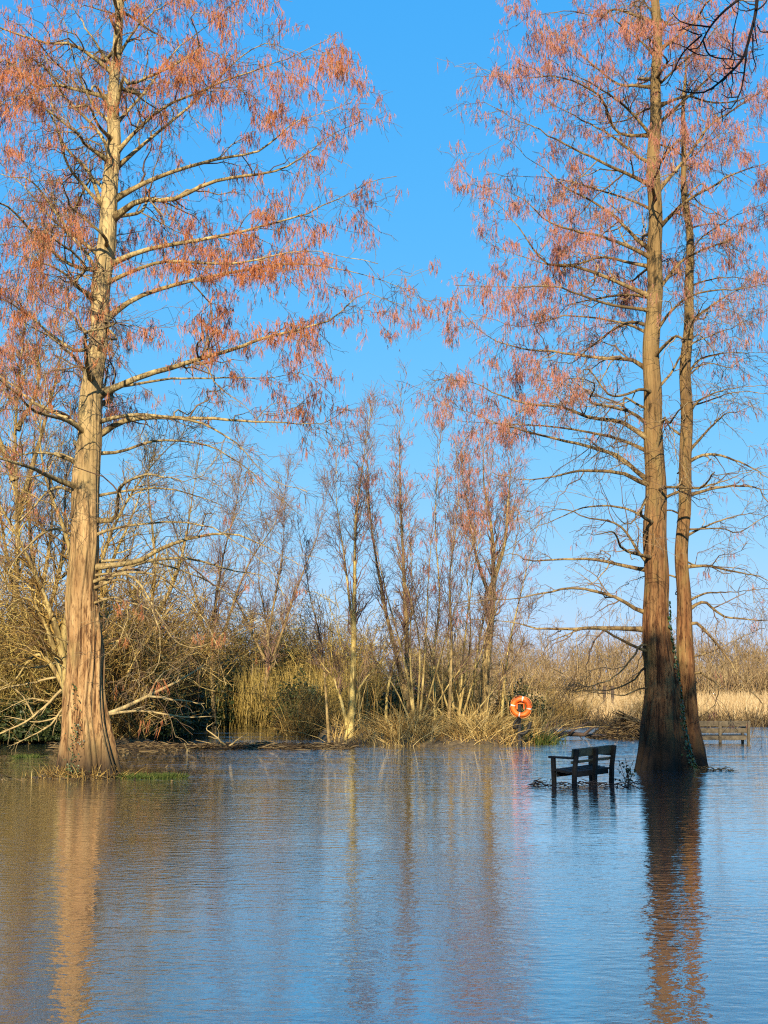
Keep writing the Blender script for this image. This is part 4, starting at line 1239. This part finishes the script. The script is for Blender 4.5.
# ------------------------------------------------------------------ benches
def bench(name, label, loc, rot, L, D, mats, water_depth, mid_post, back_boards, sc=1.0):
    """Local axes: +x along the bench, +y towards its back. z = 0 is the flooded ground."""
    root = thing(name, label, 'bench', (loc[0], loc[1], -water_depth))
    root.rotation_euler = (0, 0, rot)
    root.scale = (sc, sc, sc)
    dk, bk = mats
    sh_ = 0.43
    top_ = back_boards[0][0] + 0.07
    xs = [0.045, L - 0.045]
    for x in xs:
        m = MB(); m.beam((x, 0.03, 0), (x, 0.03, 0.64), 0.07, 0.07, (0, 1, 0)); m.build('leg', dk, root, False)
        m = MB(); m.beam((x, D - 0.10, 0), (x, D - 0.07, 0.45), 0.07, 0.075, (0, 1, 0)); m.beam((x, D - 0.072, 0.43), (x, D - 0.0, top_), 0.068, 0.07, (0, 1, 0))
        m.build('leg', dk, root, False)
        m = MB(); m.beam((x, -0.05, 0.655), (x, D - 0.07, 0.645), 0.085, 0.035); m.build('armrest', dk, root, False)
    if mid_post:
        m = MB(); m.beam((L / 2, D - 0.072, 0.05), (L / 2, D - 0.003, top_ - 0.012), 0.075, 0.07, (0, 1, 0)); m.build('leg', dk, root, False)
    m = MB()
    for i in range(4):
        y = 0.06 + i * (D - 0.20) / 3.6
        m.beam((0.005, y, sh_ - 0.012 * i), (L - 0.005, y, sh_ - 0.012 * i), 0.10, 0.032)
    m.build('seat', dk, root, False)
    m = MB()
    for y in (0.075, D - 0.14):
        m.beam((0.085, y, sh_ - 0.075), (L - 0.085, y, sh_ - 0.075), 0.035, 0.10)
    m.build('apron', dk, root, False)
    m = MB()
    for z, hgt in back_boards:
        y = D - 0.072 + (z - 0.43) * 0.173 - 0.055
        m.beam((0.0, y, z), (L, y, z), 0.03, hgt, (0, 0.17, 1))
    m.build('backrest', bk, root, False)
    return root


YB = 24.3
phi = R(46)
# rear left corner of the bench seen at (576, 783)
rear = at(577, 783.5, 24.1)
L1, D1 = 1.2, 0.56
# local +x (long side) runs right and away, local +y (towards the back) runs right and nearer
ang = phi
ex = np.array([math.cos(ang), math.sin(ang)]); ey = np.array([math.sin(ang), -math.cos(ang)])
# keep a right-handed frame: x' = -long side, so rotate the bench by ang + 180 degrees
rot = ang + math.pi
o2 = rear[:2] + ex * L1 * 0.91 - ey * D1 * 0.91
bench('park_bench', 'dark wet wooden bench standing in the water left of the tall trunk', o2, rot, L1, D1, (M['bench_dark'], M['bench_back']), 0.13, True,
      ((0.735, 0.15), (0.575, 0.045)), 0.91).rotation_euler = (0, R(2.0), rot)
r2 = at(746, 741, 43)
bench('park_bench', 'weathered grey bench half sunk in water beyond the right-hand trunks', (xat(744, 43), 43.2), R(186), 1.75, 0.6, (M['bench_grey'], M['bench_grey']), 0.20, True,
      ((0.76, 0.15), (0.57, 0.13)))

b = at(617, 775, 24.2)


def leafy_plant():
    rng = np.random.default_rng(91)
    root = thing('leafy_plant', 'dark leafy twigs standing in the water at the bench end', 'plant', (at(626, 776, 24.6)[0], 24.6, 0))
    n = 11
    s = np.linspace(0, 1, 8)
    P = []
    for k in range(n):
        a = rng.uniform(-0.5, 3.6); h = rng.uniform(0.1, 0.42); o = rng.uniform(0.03, 0.28)
        P.append(np.stack([np.cos(a) * o * s ** 1.3 + rng.normal() * 0.05, np.sin(a) * o * s ** 1.3, h * s - 0.02], 1))
    P = np.array(P)
    m = MB(); m.tubes(P, np.full((n, 8), 0.004), 4); m.build('stem', M['black_twig'], root)
    idx = rng.integers(0, n, 90); q = sample(P, idx, rng.uniform(0.25, 1, 90)) + rng.normal(size=(90, 3)) * 0.02
    m = MB(); m.leaves(q, rng.normal(size=(90, 3)), rng.uniform(0.015, 0.034, 90), rng); m.build('leaves', M['dark_leaf'], root)


leafy_plant()
n = 90
rg = np.random.default_rng(92)
X = rg.uniform(at(535, 775, 23.8)[0], at(640, 775, 23.8)[0], n) * 1.0; Y = 24.0 + rg.normal(size=n) * 0.3
debris('flood_debris', X, Y, n, M['black_twig'], 93, 'dark twigs and leaves caught under the dark bench', 'debris', 0.006, (0.08, 0.35), (0.0, 0.06))
n = 70
X = rg.uniform(at(690, 770, 28)[0], at(740, 770, 28)[0], n); Y = 28.4 + rg.normal(size=n) * 0.12
debris('flood_debris', X, Y, n, M['debris'], 94, 'thin line of twigs floating right of the tall trunk', 'debris', 0.005, (0.08, 0.3), (0.0, 0.03))


# ------------------------------------------------------------------ life ring on its post
def torus(mb, R0, r, a0, a1, n, sides, scale=1.0):
    a = np.linspace(a0, a1, n)
    P = np.stack([np.cos(a) * R0, 0 * a, np.sin(a) * R0], 1)
    T = np.stack([np.cos(a), 0 * a, np.sin(a)], 1)
    th = np.linspace(0, 2 * np.pi, sides, endpoint=False)
    v = P[:, None] + T[:, None] * np.cos(th)[None, :, None] * r * scale + np.array([0, 1, 0]) * np.sin(th)[None, :, None] * r * scale
    k = np.arange(sides); k2 = (k + 1) % sides; i = np.arange(n - 1)[:, None] * sides
    mb.add(v, np.stack([i + k, i + k2, i + sides + k2, i + sides + k], -1))


YP = 41.6
c = at(521, 707, YP - 0.16)
ring = thing('life_ring', 'orange life ring with four white bands hanging on a dark post', 'life ring', tuple(c))
ring.rotation_euler = (0, R(12), R(-8)); ring.scale = (1.02, 1.0, 1.02)
m = MB(); torus(m, 0.215, 0.068, 0, 2 * np.pi, 49, 16); m.build('ring_body', M['orange'], ring)
for k in range(4):
    a = k * math.pi / 2
    m = MB(); torus(m, 0.215, 0.071, a - 0.075, a + 0.075, 7, 16); m.build('band', M['white'], ring)
    aa = np.linspace(a + .12, a + math.pi / 2 - .12, 9)
    rr_ = 0.288 + 0.022 * np.sin(np.linspace(0, math.pi, 9))
    m = MB(); m.tubes(np.stack([np.cos(aa) * rr_, 0 * aa - 0.01, np.sin(aa) * rr_], 1), np.full(9, 0.008), 6); m.build('grab_rope', M['rope'], ring)
bx_ = at(519.5, 745, YP)
post = thing('life_ring_post', 'black post with bracket and dark rope at the island tip', 'post', (bx_[0], YP, -0.1))
zt = at(519, 694, YP)[2] + 0.1
m = MB(); m.beam((0, 0, 0), (0, 0, zt), 0.10, 0.10, (0, 1, 0), 0.012); m.build('post_shaft', M['post'], post, False)
zc = c[2] + 0.1
m = MB(); m.beam((-0.09, -0.075, zc + 0.10), (0.14, -0.075, zc + 0.10), 0.05, 0.04); m.beam((-0.07, -0.12, zc - 0.06), (-0.07, -0.12, zc + 0.11), 0.035, 0.035, (0, 1, 0)); m.beam((0.12, -0.12, zc - 0.06), (0.12, -0.12, zc + 0.11), 0.035, 0.035, (0, 1, 0))
m.build('bracket', M['orange'], post, False)
m = MB()
zb = zc - 0.30
m.tubes(spline([(0, -.08, zb), (-.12, -.1, zb - .10), (-.17, -.1, zb - .24), (-.12, -.1, zb - .30), (-.06, -.1, zb - .16), (0, -.08, zb - .05)], 18), np.full(18, 0.032), 8)
m.tubes(spline([(0, -.08, zb - .42), (.12, -.1, zb - .42), (.24, -.1, zb - .30), (.30, -.1, zb - .10)], 14), np.full(14, 0.045), 8)
m.build('rope_coil', M['post'], post)
posts = [(604, 716), (612, 714)]
for px, py in posts:
    m = MB(); p = at(px, py, 72)
    m.beam((0, 0, 0), (0.02, 0, 1.6), 0.14, 0.14, (0, 1, 0), 0.02)
    o = m.build('fence_post', M['log'], None, False)
    o.location = (xat(px, 72), 72, 0.1)
    tag(o, 'dark wooden post standing at the pale meadow edge', 'post', 'posts at the meadow edge')

# ------------------------------------------------------------------ light
w = bpy.data.worlds.new('World'); scene.world = w
w.use_nodes = True
nt = w.node_tree
sky = nt.nodes.new('ShaderNodeTexSky')
sky.sky_type = 'NISHITA'; sky.sun_disc = False
sky.sun_elevation = SUN_EL; sky.sun_rotation = math.pi + TO_SUN_AZ
sky.air_density = 1.0; sky.dust_density = 0.3; sky.ozone_density = 2.0
hs = nt.nodes.new('ShaderNodeHueSaturation')
hs.inputs['Saturation'].default_value = 1.2
nt.links.new(sky.outputs[0], hs.inputs['Color'])
EXPO = 0.85
sep = nt.nodes.new('ShaderNodeSeparateColor'); com = nt.nodes.new('ShaderNodeCombineColor')
nt.links.new(hs.outputs[0], sep.inputs[0])
for i, (gain, pw) in enumerate(((0.485, 0.90), (0.69, 0.37), (1.04, 0.12))):      # deep, even winter blue
    a = nt.nodes.new('ShaderNodeMath'); a.operation = 'MULTIPLY'; a.inputs[1].default_value = 0.13
    b_ = nt.nodes.new('ShaderNodeMath'); b_.operation = 'POWER'; b_.inputs[1].default_value = pw
    c_ = nt.nodes.new('ShaderNodeMath'); c_.operation = 'MULTIPLY'; c_.inputs[1].default_value = gain / 0.13 / 2 ** EXPO
    nt.links.new(sep.outputs[i], a.inputs[0]); nt.links.new(a.outputs[0], b_.inputs[0]); nt.links.new(b_.outputs[0], c_.inputs[0])
    nt.links.new(c_.outputs[0], com.inputs[i])
nt.links.new(com.outputs[0], nt.nodes['Background'].inputs[0])
nt.nodes['Background'].inputs[1].default_value = 0.13
sd = bpy.data.lights.new('sun', 'SUN')
sd.energy = 5.0; sd.angle = R(0.5); sd.color = (1.0, 0.86, 0.64)
so = bpy.data.objects.new('sun', sd); C.objects.link(so)
so.rotation_euler = to_sun.to_track_quat('Z', 'Y').to_euler()
so.location = (-20, -30, 30)
scene.view_settings.view_transform = 'Standard'
scene.view_settings.look = 'None'
scene.view_settings.exposure = EXPO
scene.view_settings.gamma = 1.0
scene.view_settings.use_curve_mapping = False
scene.cycles.max_bounces = 6
scene.cycles.transparent_max_bounces = 4
scene.cycles.caustics_reflective = False
scene.cycles.caustics_refractive = False
scene.cycles.filter_width = 1.2
scene.cycles.use_denoising = False
